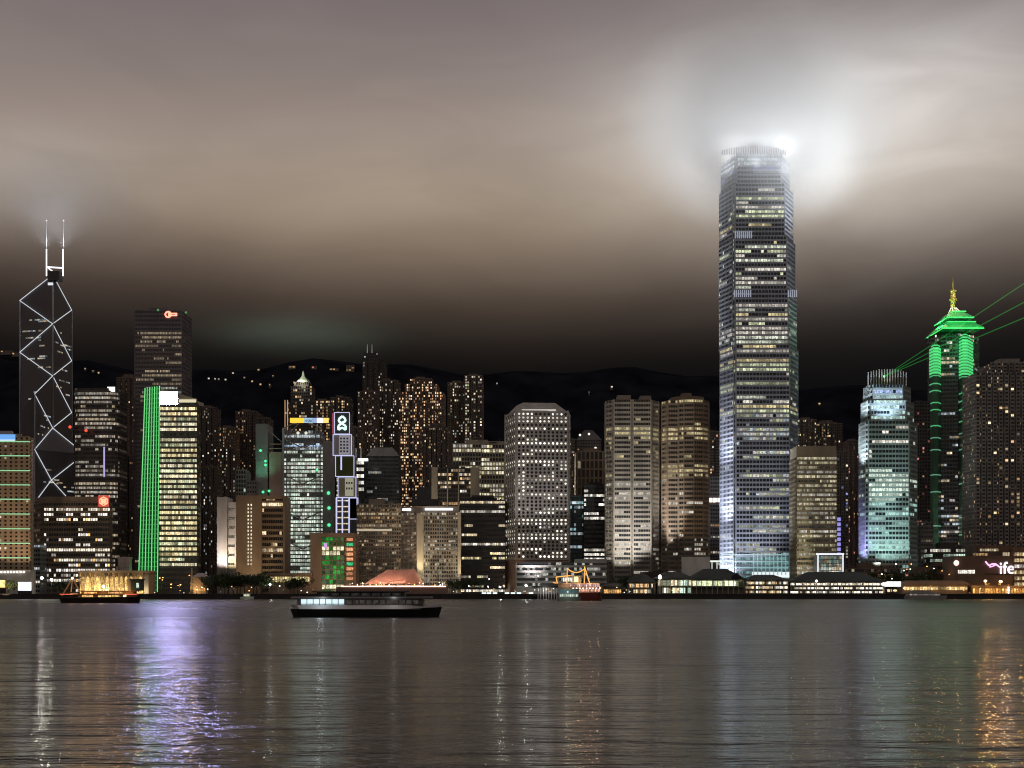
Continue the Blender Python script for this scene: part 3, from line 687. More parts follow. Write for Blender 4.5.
# --- stacked tower outlined in lavender light
Yt = 1500; tz = lambda py: Z(py, Yt)
root = thing('outlined_stacked_tower', 'slim stack of boxes outlined in lavender light, ribbon emblem on top', 'office tower', (X(345, Yt), Yt+12, 4))
segs = ((334.5, 349.5, 434, 412.5), (333, 351.5, 455.5, 434.5), (335.5, 354, 476.5, 455.8), (338, 356, 497.5, 477), (349.5, 358, 519, 498), (336, 357, 580, 497.8))
cols_ = (DGREY, mat('lit_pale_render', (.55, .52, .55)), mat('olive_panel', (.10, .12, .03)), mat('pale_yellow_panel', (.50, .48, .34)), mat('olive_panel', (.10, .12, .03)), DGREY)
for (a, b, y0, y1), mt in zip(segs, cols_):
    dd = 0 if y0 < 519 else 2
    m = MB(); m.box(X(a, Yt), X(b, Yt), Yt+dd, Yt+26, tz(y0), tz(y1)); part('box_storey', m, mt, root)
    m = MB(); P4 = [V(a, y0, Yt-.4+dd), V(b, y0, Yt-.4+dd), V(b, y1, Yt-.4+dd), V(a, y1, Yt-.4+dd)]
    for i in range(4): m.tube(P4[i], P4[(i+1) % 4], .36, n=5)
    part('outline_light', m, LAV, root)
r5 = random.Random(2)
for k in range(5):
    m = MB()
    for i in range(3): m.box(X(340+i*3.2, Yt), X(342+i*3.2, Yt), Yt-.25, Yt-.1, tz(439.4+k*3.2), tz(437.6+k*3.2), (.02, .02, .03))
    part('window_row', m, WIN, root)
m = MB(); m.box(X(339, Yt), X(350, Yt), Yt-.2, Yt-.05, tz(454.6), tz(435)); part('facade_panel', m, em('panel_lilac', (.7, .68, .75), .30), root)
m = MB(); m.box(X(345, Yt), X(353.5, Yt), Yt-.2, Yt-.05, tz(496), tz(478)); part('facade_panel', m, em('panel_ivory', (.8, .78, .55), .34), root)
m = MB()
for k in range(2):
    for i in range(3): m.box(X(346+i*2.5, Yt), X(347.6+i*2.5, Yt), Yt-.45, Yt-.3, tz(484+k*5.5), tz(482+k*5.5), (.02, .02, .02))
part('window_row', m, WIN, root)
m = MB(); m.box(X(340.5, Yt), X(342, Yt), Yt-.25, Yt-.05, tz(470), tz(456.5)); part('light_strip', m, LAV, root)
for k, yy in enumerate((480, 485, 490, 495, 500, 506, 511, 517, 523, 529)):
    m = MB(); m.box(X(336.5, Yt), X(348 if yy > 497 else 338, Yt)+1, Yt+.6, Yt+1.6, tz(yy+1.1), tz(yy), tuple(v*.7 for v in r5.choice((WHITE, YEL, WARMW)))); part('window_row', m, WIN, root)
for px in (336.5, 342.3, 349): m = MB(); m.tube(V(px, 497, Yt+.8), V(px, 540, Yt+.8), .7, n=5); part('light_strip', m, LAV, root)
m = MB(); m.box(X(332, Yt), X(334.2, Yt), Yt+1, Yt+20, tz(433), tz(413)); part('red_panel', m, em('red_side', (.5, .03, .05), .5), root)
EMB = em('emblem_glow', (.62, .98, .90), 1.5); m = MB()
knot = [(-3.6, -6.4), (-3.8, -2.5), (-.2, .4), (3.6, 2.6), (3.0, 5), (.4, 7.4), (-2.8, 5), (-3.4, 2.4), (.4, -.2), (3.8, -2.6), (3.6, -6.4), (1.2, -4.6), (-1.2, -4.6), (-3.6, -6.4)]
ec = V(342, 423.5, Yt-1)
for p, q in zip(knot, knot[1:]): m.tube((ec.x+p[0]*.95, ec.y, ec.z+p[1]*.95), (ec.x+q[0]*.95, ec.y, ec.z+q[1]*.95), 1.05, n=6)
part('emblem', m, EMB, root)

# ================================================================== OTHER OFFICE BLOCKS
# beige hotel block with green light lines
Yg = 1340; gz = lambda py: Z(py, Yg)
root = tower('beige_grid_block', 'beige grid block with green light lines and blue roof sign at water edge', 'office block', [(rect(-24, 30, Yg, 9), gz(437.5))], mat('tan_precast', (.40, .29, .19)),
     dict(fh=3.42, bay=4.75, sp=.5, dep=.6, pw=2.6), office(51, (.8, .2, 0), (WARMW, WHITE), .6, .2, .12, dim=.002), Yref=Yg, roofkit=True)
for yy in (441.4, 455.5, 470.3, 484.6, 499, 513.7, 528.5, 543, 557.5):
    m = MB(); m.tube(V(-24, yy, Yg-1.1), V(30, yy+.3, Yg-1.1), .42, n=5); part('light_strip', m, em('mint_led', (.40, 1, .52), .65), root)
m = MB(); m.box(X(-24, Yg), X(15.5, Yg), Yg-1.2, Yg-.4, gz(440.4), gz(434.5)); part('roof_sign', m, em('blue_sign', (.13, .42, .95), .9), root)
m = MB(); m.box(X(-24, Yg), X(15.5, Yg), Yg-1.4, Yg-1.2, gz(440.8), gz(439.8)); part('sign_edge', m, em('sign_edge_white', (.7, .9, 1), 1.1), root)
flood(V(5, 596, Yg-60), V(3, 500, Yg), 1.5e5, (1, .72, .48), 90, 2)

def sign_box(root, px0, px1, py0, py1, Y, mt, name='sign', d=.8):
    m = MB(); m.box(X(px0, Y), X(px1, Y), Y-d, Y-.3, Z(py1, Y), Z(py0, Y)); return part(name, m, mt, root)
# curved office tower behind
root = tower('curved_office_tower', 'dark office tower with a white roof sign and violet light strip', 'office tower', [(rounded(72, 117, 1600, 40, 9), Z(388, 1600))], mat('dark_bronze_metal', (.13, .11, .10), .4, .3),
     dict(fh=4.4, bay=1.7, sp=.46, dep=.3, pw=.14), office(63, (.12, .38, .5), ((1, .86, .68), WHITE, WARMW), .34, .9, .5), roofkit=False, Yref=1600)
sign_box(root, 107.5, 115, 387, 391.5, 1601, em('sign_white', (1, .97, .95), 2.2)); sign_box(root, 103.6, 105, 447, 477, 1600, em('violet_strip', (.55, .48, 1), .8), 'light_strip')
for px, py in ((70, 427), (86, 430.5)):
    m = MB(); m.ball(V(px, py, 1590), 1.6); part('warning_lamp', m, em('red_lamp', (1, .06, .03), 1.6), root)
    m = MB(); m.box(X(px-.5, 1590), X(px+.5, 1590), 1590.5, 1602, Z(py+1.2, 1590), Z(py+.6, 1590)); part('lamp_bracket', m, POLE, root)
# wide brown banded block with red sign
root = tower('brown_banded_block', 'wide brown banded office block with scattered lit windows and red sign', 'office block', [(foot((33, 1448), (44, 1420), (110, 1420), (112, 1460), (40, 1470)), Z(503, 1420))], mat('brown_bands', (.27, .205, .155)),
     dict(fh=4.75, bay=2.2, sp=.48, dep=.5, pw=.35), office(72, (.08, .72, .20), (WHITE, (1, .86, .66), (1, .92, .85)), .95, .55, .38, odd=(1, .5, .15)), roofkit=True, Yref=1420)
m = MB(); m.prism(foot((35, 1444), (45, 1421), (109, 1421), (110, 1458), (42, 1466)), Z(503, 1420)-.01, Z(496.5, 1420)); part('parapet', m, mat('brown_bands', (.3, .2, .15)), root)
sg = sign_box(root, 98.5, 109, 495.5, 507, 1418, em('red_board', (.75, .05, .03), .7))
m = MB(); yq = 1416.6
oc = [V(103.6+4.3*math.cos(t*math.pi/3+math.pi/6), 501.2+4.3*math.sin(t*math.pi/3+math.pi/6), yq) for t in range(6)]
for i in range(6): m.tube(oc[i], oc[(i+1) % 6], .42, n=5)
m.box(X(101, yq), X(106.2, yq), yq-.2, yq+.3, Z(503.6, yq), Z(498.8, yq)); part('sign_emblem', m, em('orange_emblem', (1, .45, .25), 1.5), sg)
root = tower('grey_annex', 'small grey annex beside the brown banded block, lit floor slits', 'office block', [(rect(26, 40, 1400, 30), Z(545, 1400))], GREY, dict(fh=4.2, bay=2, sp=.5, dep=.3, pw=.3), office(8, (.3, .5, .2), (WHITE, COOL), .5), merged=True, seed=3)
# twin-faced grey brown civic block
root = tower('brown_civic_block', 'brown civic block with two columns of small lit windows and louvres', 'office block', [(rect(262, 284, 1362, 26), Z(497, 1360))], mat('tan_louvre', (.40, .28, .17)),
     dict(fh=5.0, bay=2.0, sp=.42, dep=.9, pw=.1), office(91, (.22, .58, .2), (WARM, (1, .7, .35), WARMW), .8, .7, .35), roofkit=False, Yref=1360)
m = MB(); m.box(X(236.5, 1360), X(262, 1360), 1358, 1390, 4, Z(495.5, 1360)); m.box(X(262, 1360), X(284, 1360), 1359.5, 1389, Z(499, 1360), Z(495.5, 1360)); m.box(X(283, 1360), X(285, 1360), 1359, 1389.5, 4, Z(496, 1360))
part('side_wall', m, mat('tan_louvre', (.4, .28, .17)), root)
for k in range(17):
    for px in (247.7, 250.7): m = MB(); m.box(X(px, 1358), X(px+1.1, 1358), 1357.7, 1357.95, Z(565-k*3.7, 1358), Z(563.2-k*3.7, 1358), (.85, .8, .6)); part('window', m, WIN, root)
flood(V(255, 594, 1325), V(250, 540, 1358), 3.6e4, (1, .78, .5), 100, 2)
# small beige framed block with green windows
root = tower('framed_green_block', 'low beige framed block with glowing green windows by the pink tent roof', 'office block', [(rect(322, 344, 1342, 20), Z(537, 1340))], mat('tan_precast', (.4, .29, .19)),
     dict(fh=4.1, bay=3.1, sp=.22, dep=.6, pw=.5), (lambda rg: lambda k, py, e, i, n, front: (lambda u, c: tuple(v*u for v in c))(rg.uniform(.5, 1.2), ((1, .95, .6) if k in (8, 9, 1) and rg.random() < .85 else rg.choice(((.01, .12, .015), (.02, .34, .04), (.05, .10, .05), (.02, .06, .015))))))(random.Random(4)), roofkit=False, Yref=1340)
m = MB(); m.box(X(310.5, 1340), X(322, 1340), 1338, 1366, 4, Z(533, 1340)); m.box(X(322, 1340), X(356, 1340), 1338, 1366, Z(537.2, 1340), Z(533, 1340)); m.box(X(354, 1340), X(356, 1340), 1338.2, 1366, 4, Z(537, 1340)); m.box(X(344, 1340), X(354, 1340), 1345, 1365, 4, Z(537.4, 1340))
part('frame_wall', m, mat('tan_precast', (.4, .3, .2)), root)
for k in range(9):
    m = MB(); q = r5.uniform(.4, 1); m.box(X(346, 1340), X(352.5, 1340), 1344.6, 1344.9, Z(580-k*4.9, 1340), Z(577-k*4.9, 1340), (q, q*.42, q*.2) if k not in (3, 7) else (.05, .5, .2)); part('window', m, WIN, root)
m = MB(); m.box(X(324, 1340), X(327, 1340), 1340.8, 1341.2, Z(548, 1340), Z(543, 1340)); part('lilac_panel', m, em('lilac_screen', (.8, .35, 1), .8), root)
flood(V(325, 594, 1300), V(320, 556, 1338), 2.2e4, (1, .72, .5), 100, 2)

# waterfront hotel: beige wings with bright central pier
HW = mat('hotel_render', (.33, .28, .22))
root = tower('hotel_wing', 'long beige hotel wing, many small windows, behind the pink tent roof', 'hotel', [(rect(357, 401, 1370, 30), Z(505, 1370))], HW, dict(fh=3.4, bay=2.1, sp=.42, dep=.35, pw=.55), office(15, (.15, .75, .1), (WARM, (.9, .7, .4), WARMW), .30, .3, .4, dim=.02), seed=2, Yref=1370)
m = MB(); m.box(X(357, 1370), X(392, 1370), 1368.6, 1369.3, Z(531, 1370), Z(529, 1370)); part('terrace_light', m, em('terrace_cream', (1, .85, .6), .45), root)
root = tower('hotel_corner', 'beige hotel block with white roof light bars and a bright corner pier', 'hotel', [(foot((401, 1372), (416.5, 1352), (423, 1352), (460, 1358), (458, 1395), (403, 1400)), Z(513, 1360))], HW, dict(fh=3.4, bay=2.0, sp=.42, dep=.35, pw=.6),
     office(16, (.1, .8, .1), (WARMW, (1, .85, .6), WHITE), .36, .3, .42, dim=.02), roofkit=False, Yref=1360)
m = MB(); m.prism(foot((402, 1373), (416.5, 1353), (423, 1353), (459, 1359), (457, 1394), (404, 1399)), Z(513, 1360)-.01, Z(506.5, 1360)); part('parapet', m, HW, root)
m = MB(); m.prism(foot((416, 1353), (417, 1350), (423.5, 1350), (424.5, 1353)), 4, Z(514, 1360)); part('corner_pier', m, CREAM, root)
m = MB(); m.box(X(458, 1358), X(461, 1358), 1356.5, 1360, 4, Z(512, 1358)); part('end_pier', m, CREAM, root)
for a, b, y in ((402.5, 419, 509.5), (425, 453, 509)):
    m = MB(); ya = 1362 if a < 420 else 1351; m.box(X(a, ya), X(b, ya), ya-1.5, ya-.9, Z(y+1.3, ya), Z(y-.9, ya)); part('roof_light_bar', m, em('bar_white', (.95, .96, 1), 2.2), root)
m = MB(); m.box(X(413, 1400), X(440, 1400), 1376, 1392, Z(506, 1390), Z(500, 1390)); m.box(X(418, 1400), X(432, 1400), 1378, 1390, Z(500, 1390), Z(488, 1390)); part('plant_tower', m, DGREY, root)
flood(V(420, 583, 1338), V(420, 545, 1350), 4.5e4, (1, .82, .5), 60, 1); flood(V(460, 586, 1345), V(459, 550, 1358), 2e4, (1, .85, .55), 60, 1); flood(V(436, 594, 1310), V(436, 545, 1355), 7e4, (1, .85, .62), 95, 2); flood(V(380, 594, 1320), V(380, 545, 1368), 6e4, (1, .75, .5), 110, 2)

root = tower('dark_office_block', 'near black office block with thin rows of lit windows', 'office block', [(rect(460, 505, 1402, 36), Z(501, 1400))], DGREY, dict(fh=4.2, bay=1.9, sp=.5, dep=.3, pw=.2), office(23, (.18, .52, .3), (WARMW, WHITE, YEL), .72, .85, .4), seed=4, Yref=1402)
m = MB(); m.box(X(470, 1405), X(494, 1405), 1406, 1425, Z(501, 1402), Z(497, 1402)); part('plant_room', m, BLACK, root)
root = tower('cream_column_block', 'office block with cream end columns and white ribs, lit floors', 'office block', [(rect(438, 471, 1502, 30), Z(469, 1500))], DARKC, dict(fh=4.1, bay=2.2, sp=.42, dep=.3, pw=.3), office(29, (.15, .55, .3), (WARMW, WHITE, WARM), .6, .7, .4), Yref=1502, seed=5)
for a, b in ((431.5, 437.5), (470.5, 479), (447, 448.2), (458, 459.2)):
    m = MB(); m.box(X(a, 1500), X(b, 1500), 1499.3, 1530, 4, Z(467.5 if b-a > 3 else 469, 1500)+.3); part('end_column', m, CREAM, root)
flood(V(436, 520, 1470), V(440, 480, 1500), 1.2e4, (1, .85, .6), 100, 2)
root = tower('cream_grid_block', 'broad cream grid office block with yellowish lit floors, stepped roof', 'office block', [(foot((453, 1600), (481, 1600), (481.1, 1606), (507, 1606), (507, 1640), (453, 1640)), Z(444.5, 1600))], mat('cream_grid', (.40, .36, .28)),
     dict(fh=4.5, bay=2.9, sp=.34, dep=.5, pw=.7), office(31, (.2, .35, .45), (YEL, WHITE, (1, .9, .6)), .62, .85, .5), Yref=1600, seed=6)
m = MB(); m.box(X(481, 1606), X(505, 1606), 1608, 1636, Z(444.5, 1600), Z(440.5, 1600)); part('upper_storey', m, mat('cream_grid', (.4, .36, .28)), root)
# blocks between the porthole tower and the twin towers
tower('teal_glass_block', 'narrow dark teal glass block beside the porthole tower', 'office block', [(rect(570, 584, 1460, 30), Z(497, 1460))], mat('teal_metal', (.06, .10, .10), .4), dict(fh=4.2, bay=2, sp=.4, dep=.25, pw=.2), office(35, (.35, .5, .15), (COOL, TEAL, COOL), .42, .7), seed=7)
tower('black_glass_block', 'black glass block with thin lit floors in front of brown tower', 'office block', [(rect(584, 607, 1452, 34), Z(485, 1450))], BLACK, dict(fh=4.3, bay=2, sp=.45, dep=.25, pw=.15), office(36, (.5, .35, .15), (WHITE, (1, .95, .85)), .8, .85), seed=8)
root = tower('brown_ribbed_tower', 'brown tower with tall ribbed arches below its roof', 'office tower', [(rect(577, 607, 1552, 34), Z(452, 1550))], mat('brown_rib', (.27, .20, .13)), dict(fh=9, bay=4.2, sp=.18, dep=.8, pw=1.5), office(37, (.6, .4, 0), (WARM, WARMW), .25, .5), seed=9, Yref=1552)
root = tower('dark_gabled_tower', 'dark gabled tower showing above the brown ribbed tower', 'apartment tower', [(rect(577, 601, 1800, 34), Z(440, 1800))], RESD, dict(fh=3.4, bay=3, sp=.5, dep=.3, pw=1.2), resid(38, .05), merged=True, roofkit=False)
m = MB(); y_ = 1800; m.prism(rect(576, 602, 1799, 36), Z(440, 1800), Z(429, 1800), scale=.3); part('roof', m, DARKC, root)
for px, py in ((580, 435), (589, 434), (595.5, 448)):
    m = MB(); m.ball(V(px, py, 1797), 1.4); part('roof_lamp', m, em('roof_lamp_glow', (1, .92, .8), 1.2), root)

# twin banded towers
XW = mat('banded_granite', (.30, .265, .215), .5)
def g_x(seed, warm):
    r = random.Random(seed); st = {}
    def g(k, py, e, i, n, front):
        if k not in st: st[k] = r.random()
        t = st[k]
        p = .85 if (425 < py < 440 or (warm and 462 < py < 476)) else (.4 if t < .25 else .10); c = YEL if py < 480 else WHITE
        s = st.get((k, e))
        if s is None or r.random() > .75: s = r.random() < p
        st[(k, e)] = s; q = .5*r.uniform(.4, 1.3) if s else .006
        return tuple(v*q for v in c)
    return g
Ye = 1400
root = tower('banded_twin_tower', 'pale banded tower with rounded corners, left of the banded pair', 'office tower', [(foot((605, Ye+30), (606, Ye+12), (613, Ye+3), (614, Ye), (631, Ye), (632, Ye+4), (633, Ye), (651, Ye), (652, Ye+6), (658.5, Ye+16), (659, Ye+40), (606, Ye+44)), Z(399.5, Ye))],
     XW, dict(fh=4.15, bay=2.2, sp=.46, dep=.45, pw=.14, corner=1.4), g_x(1, 0), roofkit=False, Yref=Ye)
for a, b, y in ((618, 631.5, 394), (641, 652, 394.6)): m = MB(); m.box(X(a, Ye), X(b, Ye), Ye+8, Ye+26, Z(400, Ye), Z(y, Ye)); part('plant_room', m, XW, root)
root2 = tower('banded_twin_tower', 'warm banded tower with darker rounded front, right of the banded pair', 'office tower', [(foot((661, Ye+36), (662, Ye+14), (667, Ye+6), (668, Ye+4), (678, Ye+4), (679, Ye), (684, Ye-2.5), (694, Ye-4), (703, Ye-1), (707.5, Ye+6), (709, Ye+20), (708, Ye+44), (662, Ye+46)), Z(400, Ye))],
     mat('banded_brown_granite', (.25, .185, .13), .5), dict(fh=4.15, bay=2.2, sp=.46, dep=.4, pw=.14, corner=.8), g_x(2, 1), roofkit=False, Yref=Ye)
m = MB(); m.prism(rounded(672, 706, Ye+4, 30, 14), Z(400, Ye), Z(395.5, Ye)); m.prism(rounded(682, 692, Ye+10, 14, 4), Z(396, Ye), Z(391.5, Ye)); part('plant_room', m, mat('banded_brown_granite', (.36, .27, .19)), root2)
flood(V(622, 594, Ye-45), V(624, 520, Ye), 6.5e5, (1, .97, .90), 60, 2); flood(V(640, 594, Ye-40), V(640, 500, Ye), 5e5, (.94, .94, 1), 60, 2); flood(V(666, 571, Ye-14), V(671, 500, Ye+5), 4.0e5, (1, .97, .90), 40, 2)
flood(V(690, 560, Ye-40), V(690, 470, Ye), 3e4, (1, .75, .45), 80, 2)
m = MB(); m.prism(foot((640, Ye-16), (683, Ye-16), (683, Ye-4), (640, Ye-4)), 4, Z(572, Ye)); 
root = thing('podium_block', 'low brown podium linking the banded pair of towers', 'podium', (X(660, Ye), Ye-10, 4)); part('wall', m, mat('podium_brown', (.06, .045, .035)), root)
for k in range(4):
    m = MB()
    for i in range(9): q = r5.uniform(.02, .5); m.box(X(667+i*1.8, Ye-16), X(668.3+i*1.8, Ye-16), Ye-16.3, Ye-16.05, Z(585-k*3, Ye), Z(583.6-k*3, Ye), (q, q*.75, q*.5))
    part('window_row', m, WIN, root)
root = tower('dark_sign_block', 'dark narrow block with a white sign beside the tallest tower', 'office block', [(rect(708, 722, 1620, 30), Z(478, 1620))], RESD, dict(fh=4, bay=2.6, sp=.5, dep=.3, pw=.6), office(44, (.5, .45, .05), (WARM, WHITE), .4), seed=2, merged=True)
for a, b in ((709.3, 712.2), (713, 716.4), (717.6, 720.4)): sign_box(root, a, b, 498, 502.2, 1619, em('sign_warm_white', (1, .9, .85), 2.0), 'sign_panel')
# behind and right of the tallest tower
root = tower('beige_banded_block', 'beige banded block with evenly lit floors, right of the tallest tower', 'office block', [(rect(797, 836.5, 1400, 36), Z(457, 1400))], mat('beige_bands', (.40, .35, .25)), dict(fh=4.2, bay=1.5, sp=.45, dep=.35, pw=.1),
     office(46, (.05, .45, .5), ((.95, .85, .55), (.9, .8, .5), WHITE), .36, .85, .55, dim=.03), roofkit=False, Yref=1400)
m = MB(); m.box(X(797, 1400), X(836.5, 1400), 1400.6, 1435, Z(457, 1400)-.01, Z(446, 1400)); part('parapet', m, mat('beige_bands', (.4, .35, .25)), root)
for k in range(8):
    m = MB(); m.box(X(837.5, 1400), X(840.5, 1400), 1399, 1401, Z(556-k*5, 1400), Z(552.6-k*5, 1400)); part('light_panel', m, em('violet_panel', (.38, .36, 1), .75), root)
flood(V(815, 592, 1350), V(815, 520, 1400), 8e4, (1, .9, .6), 90, 2)
# lit glass pavilion on the waterfront
root = thing('glass_pavilion', 'glass box pavilion with a white lit frame behind the piers', 'pavilion', (X(830, 1350), 1360, 4))
m = MB(); m.box(X(818, 1350), X(843, 1350), 1352, 1370, 4, Z(555, 1350)); part('glass_wall', m, GLASSD, root)
m = MB(); rq = random.Random(8)
for i in range(9):
    for j in range(5):
        q = rq.uniform(.1, .5)*(1.6 if j < 2 else .7); c = rq.choice((WARMW, WHITE, (.6, .9, .8))); m.face([(X(819+i*2.6, 1350), 1351.7, Z(574-j*3.7, 1350)), (X(821.3+i*2.6, 1350), 1351.7, Z(574-j*3.7, 1350)), (X(821.3+i*2.6, 1350), 1351.7, Z(571-j*3.7, 1350)), (X(819+i*2.6, 1350), 1351.7, Z(571-j*3.7, 1350))], tuple(v*q for v in c))
part('window_grid', m, WIN, root)
m = MB(); m.tube(V(816, 554, 1351), V(844, 554, 1351), .8, n=5); m.tube(V(818, 554, 1351), V(818, 574, 1351), .6, n=5); m.tube(V(843, 554, 1351), V(843, 574, 1351), .6, n=5); part('frame_light', m, em('frame_white', (.85, .92, 1), 1.0), root)
# far right tower blocks and low buildings
tower('grey_ribbed_hotel_tower', 'broad grey ribbed tower with few warm windows at right edge', 'apartment tower', [(bayed(975, 1044, 1450, 40, 12, 2.6, .34), Z(373, 1450)), (bayed(990, 1044, 1452, 36, 9, 2.2, .34), Z(363, 1450))], mat('grey_tower_render', (.30, .26, .24)),
     dict(fh=3.5, bay=2.6, sp=.42, dep=.3, pw=.9), resid(47, .095, (WARMW, WARM, (1, .75, .4)), .9, .5), seed=5, Yref=1450)
root = tower('green_lit_podium', 'low dark podium with greenish lit floors beneath the green lit tower', 'office block', [(rect(930, 979, 1480, 30), Z(549, 1480))], DARKC, dict(fh=5, bay=2.4, sp=.4, dep=.3, pw=.3), office(48, (.05, .7, .25), (GRN, WHITE), .6, .6, .5), seed=3)
tower('dark_slim_block', 'dark slim block between teal tower and green lit tower', 'apartment tower', [(rect(914, 930, 1600, 30), Z(402, 1600))], RESD, dict(fh=3.6, bay=2.6, sp=.45, dep=.3, pw=.9), resid(49, .10, (WARM, WARMW, (1, .3, .3)), .6), seed=1)
tower('grey_low_block', 'small dim grey block beside the foot of the teal tower', 'office block', [(rect(921, 933, 1500, 26), Z(523, 1500))], GREY, dict(fh=4, bay=2.4, sp=.5, dep=.3, pw=.5), office(50, (.6, .4, 0), (WARMW,), .25), merged=True)

# ================================================================== APARTMENT TOWERS BEHIND
RES = [  # left px, right px, top row, distance, bays, lit share, palette, label
 (117, 134, 456, 1760, 3, .12, (WARM, WARMW), 'dark apartment tower showing beside the square office tower'),
 (196, 217, 408, 1960, 4, .16, (WHITE, WARMW), 'dark apartment tower just behind the striped office slab'),
 (217, 237, 428, 1900, 4, .42, (WARM, WARMW, (1, .5, .2)), 'brownish apartment tower with a cluster of orange lit upper windows'),
 (235, 258, 412, 1930, 4, .17, (WARM, WARMW), 'flat topped dark apartment tower above the brown civic block'),
 (255, 271, 419, 1890, 3, .08, (COOL, WARM), 'dim grey apartment tower beside the trussed bank tower'),
 (197, 219, 468, 1720, 4, .13, (COOL, WHITE), 'near black apartment tower right beside the striped office slab, in front'),
 (219, 236, 449, 1740, 3, .17, (GRN, WHITE, WARMW), 'apartment tower with greenish windows in front of orange lit one'),
 (330, 351, 398, 1960, 4, .30, (WARM, WARMW), 'apartment tower rising behind the coloured roof sign'),
 (313, 331, 401, 1900, 3, .50, (WARM, WARMW, WARM), 'warm lit apartment tower directly behind the coloured roof sign'),
 (357, 378, 392, 1900, 4, .30, (WARMW, WHITE), 'apartment tower with pale lit columns at foot of twin mast tower'),
 (377, 399, 381, 1940, 4, .28, (WHITE, WARMW), 'dark apartment tower right of the twin mast tower'),
 (447, 466, 383, 1960, 3, .22, (WHITE, GRN, WARMW), 'shorter of the paired dark apartment towers beyond the cream grid block'),
 (464, 483, 376, 1930, 3, .42, (WHITE, YGR, WARMW), 'taller of the paired dark apartment towers beyond the cream grid block'),
 (422, 451, 428, 1760, 6, .14, (WARM, WARMW, WARMW), 'reddish brown ribbed apartment tower before the arched one'),
 (345, 362, 428, 1760, 3, .13, (WARM, WARMW), 'dark apartment tower just right of the outlined stacked tower'),
 (797, 817, 420, 1930, 4, .26, (WARMW, YEL), 'apartment tower showing above the beige banded block'),
 (815, 843, 424, 1960, 5, .20, (WARM, WARMW), 'wide apartment tower behind the beige banded block'),
 (836, 849, 452, 1720, 3, .24, (WHITE, WARMW, BLUE), 'slim apartment tower edged with small lights near violet panels'),
 (846, 861, 441, 1820, 3, .12, (WARM, (1, .3, .2)), 'dark apartment tower close to the finned teal tower'),
 (709, 721, 432, 1900, 2, .10, (WARM, WHITE), 'dark apartment tower in the gap before the tallest tower'),
 (566, 580, 440, 1900, 3, .08, (WARM, WHITE), 'black apartment tower right behind the porthole tower'),
 (116, 136, 378, 2080, 4, .06, (WARM, WHITE), 'distant dark apartment tower between curved and square office towers'),
]
for k, (a, b, yt, Y, nb, p, pal, lab) in enumerate(RES):
    pal = pal; mt = mat('tower_block_render_%s' % 'abc'[k % 3], ((.16, .11, .09), (.13, .10, .085), (.17, .13, .10))[k % 3])
    w = X(b, Y)-X(a, Y)
    tower('apartment_tower', lab, 'apartment tower', [(bayed(a, b, Y, w*.9, nb, 3, .3), Z(yt, Y))], mt, dict(fh=3.5, bay=2.3, sp=.42, dep=.3, pw=.7, corner=1.2), resid(100+k, p, pal, .75), merged=True, group='apartment towers on the slope behind', seed=k)
# arched warm tower
Y = 1850
root = tower('arched_apartment_tower', 'broad apartment tower with arched top and many warm lit columns', 'apartment tower', [(bayed(398, 444, Y, 40, 7, 3, .3), Z(392, Y)), (bayed(404, 438, Y+1, 36, 5, 3, .3), Z(384, Y)), (rect(410, 432, Y+2, 30), Z(379, Y))], mat('arched_tower_render', (.20, .13, .10)), dict(fh=3.5, bay=2.1, sp=.42, dep=.3, pw=.6), resid(201, .42, (WARM, WARMW, (1, .7, .45), (1, .5, .25)), .95, .4), merged=True, seed=1)
# twin mast tower
Y = 1980
root = tower('twin_mast_tower', 'thin dark tower with two pale masts on its roof', 'apartment tower', [(bayed(362, 385, Y, 30, 4, 2), Z(362, Y)), (rect(364, 378, Y+1, 24), Z(353, Y))], RESD, dict(fh=3.6, bay=2.4, sp=.45, dep=.3, pw=.7), resid(202, .16, (WHITE, COOL), .7), merged=True, seed=1)
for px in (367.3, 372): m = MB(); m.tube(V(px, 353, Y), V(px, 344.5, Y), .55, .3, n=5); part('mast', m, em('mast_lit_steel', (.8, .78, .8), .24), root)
# pointed roof tower
Y = 1760
root = tower('pointed_roof_tower', 'stepped dark tower with a small lit pointed roof and spire', 'office tower', [(rect(285, 313, Y, 30), Z(402, Y)), (rect(291, 312, Y+2, 26), Z(386, Y)), (rect(294, 309, Y+4, 20), Z(381.5, Y))], RESD, dict(fh=3.8, bay=2.3, sp=.42, dep=.4, pw=.6), resid(203, .33, (WARMW, WARM, WHITE), .75, .35), merged=True, roofkit=False)
m = MB(); c = (X(301.5, Y), Y+14); m.lathe(c, [(9, Z(382, Y)), (7.2, Z(379, Y)), (3.6, Z(376.5, Y)), (1.6, Z(374, Y)), (1.2, Z(371.5, Y)), (.3, Z(369, Y))], 8); part('pointed_roof', m, mat('verdigris_roof', (.42, .48, .40)), root)
point((c[0], c[1]-16, Z(380, Y)), 9e3, (1, 1, .75), 1); point((c[0]-10, c[1]-12, Z(380, Y)), 4e3, (1, 1, .8), 1)
for i in range(2): m = MB(); m.tube(V(285+i*2.6, 400, Y-1), V(285+i*2.6, 430, Y-1), .5, n=4); part('facade_light', m, em('facade_amber', (1, .55, .22), .6), root)
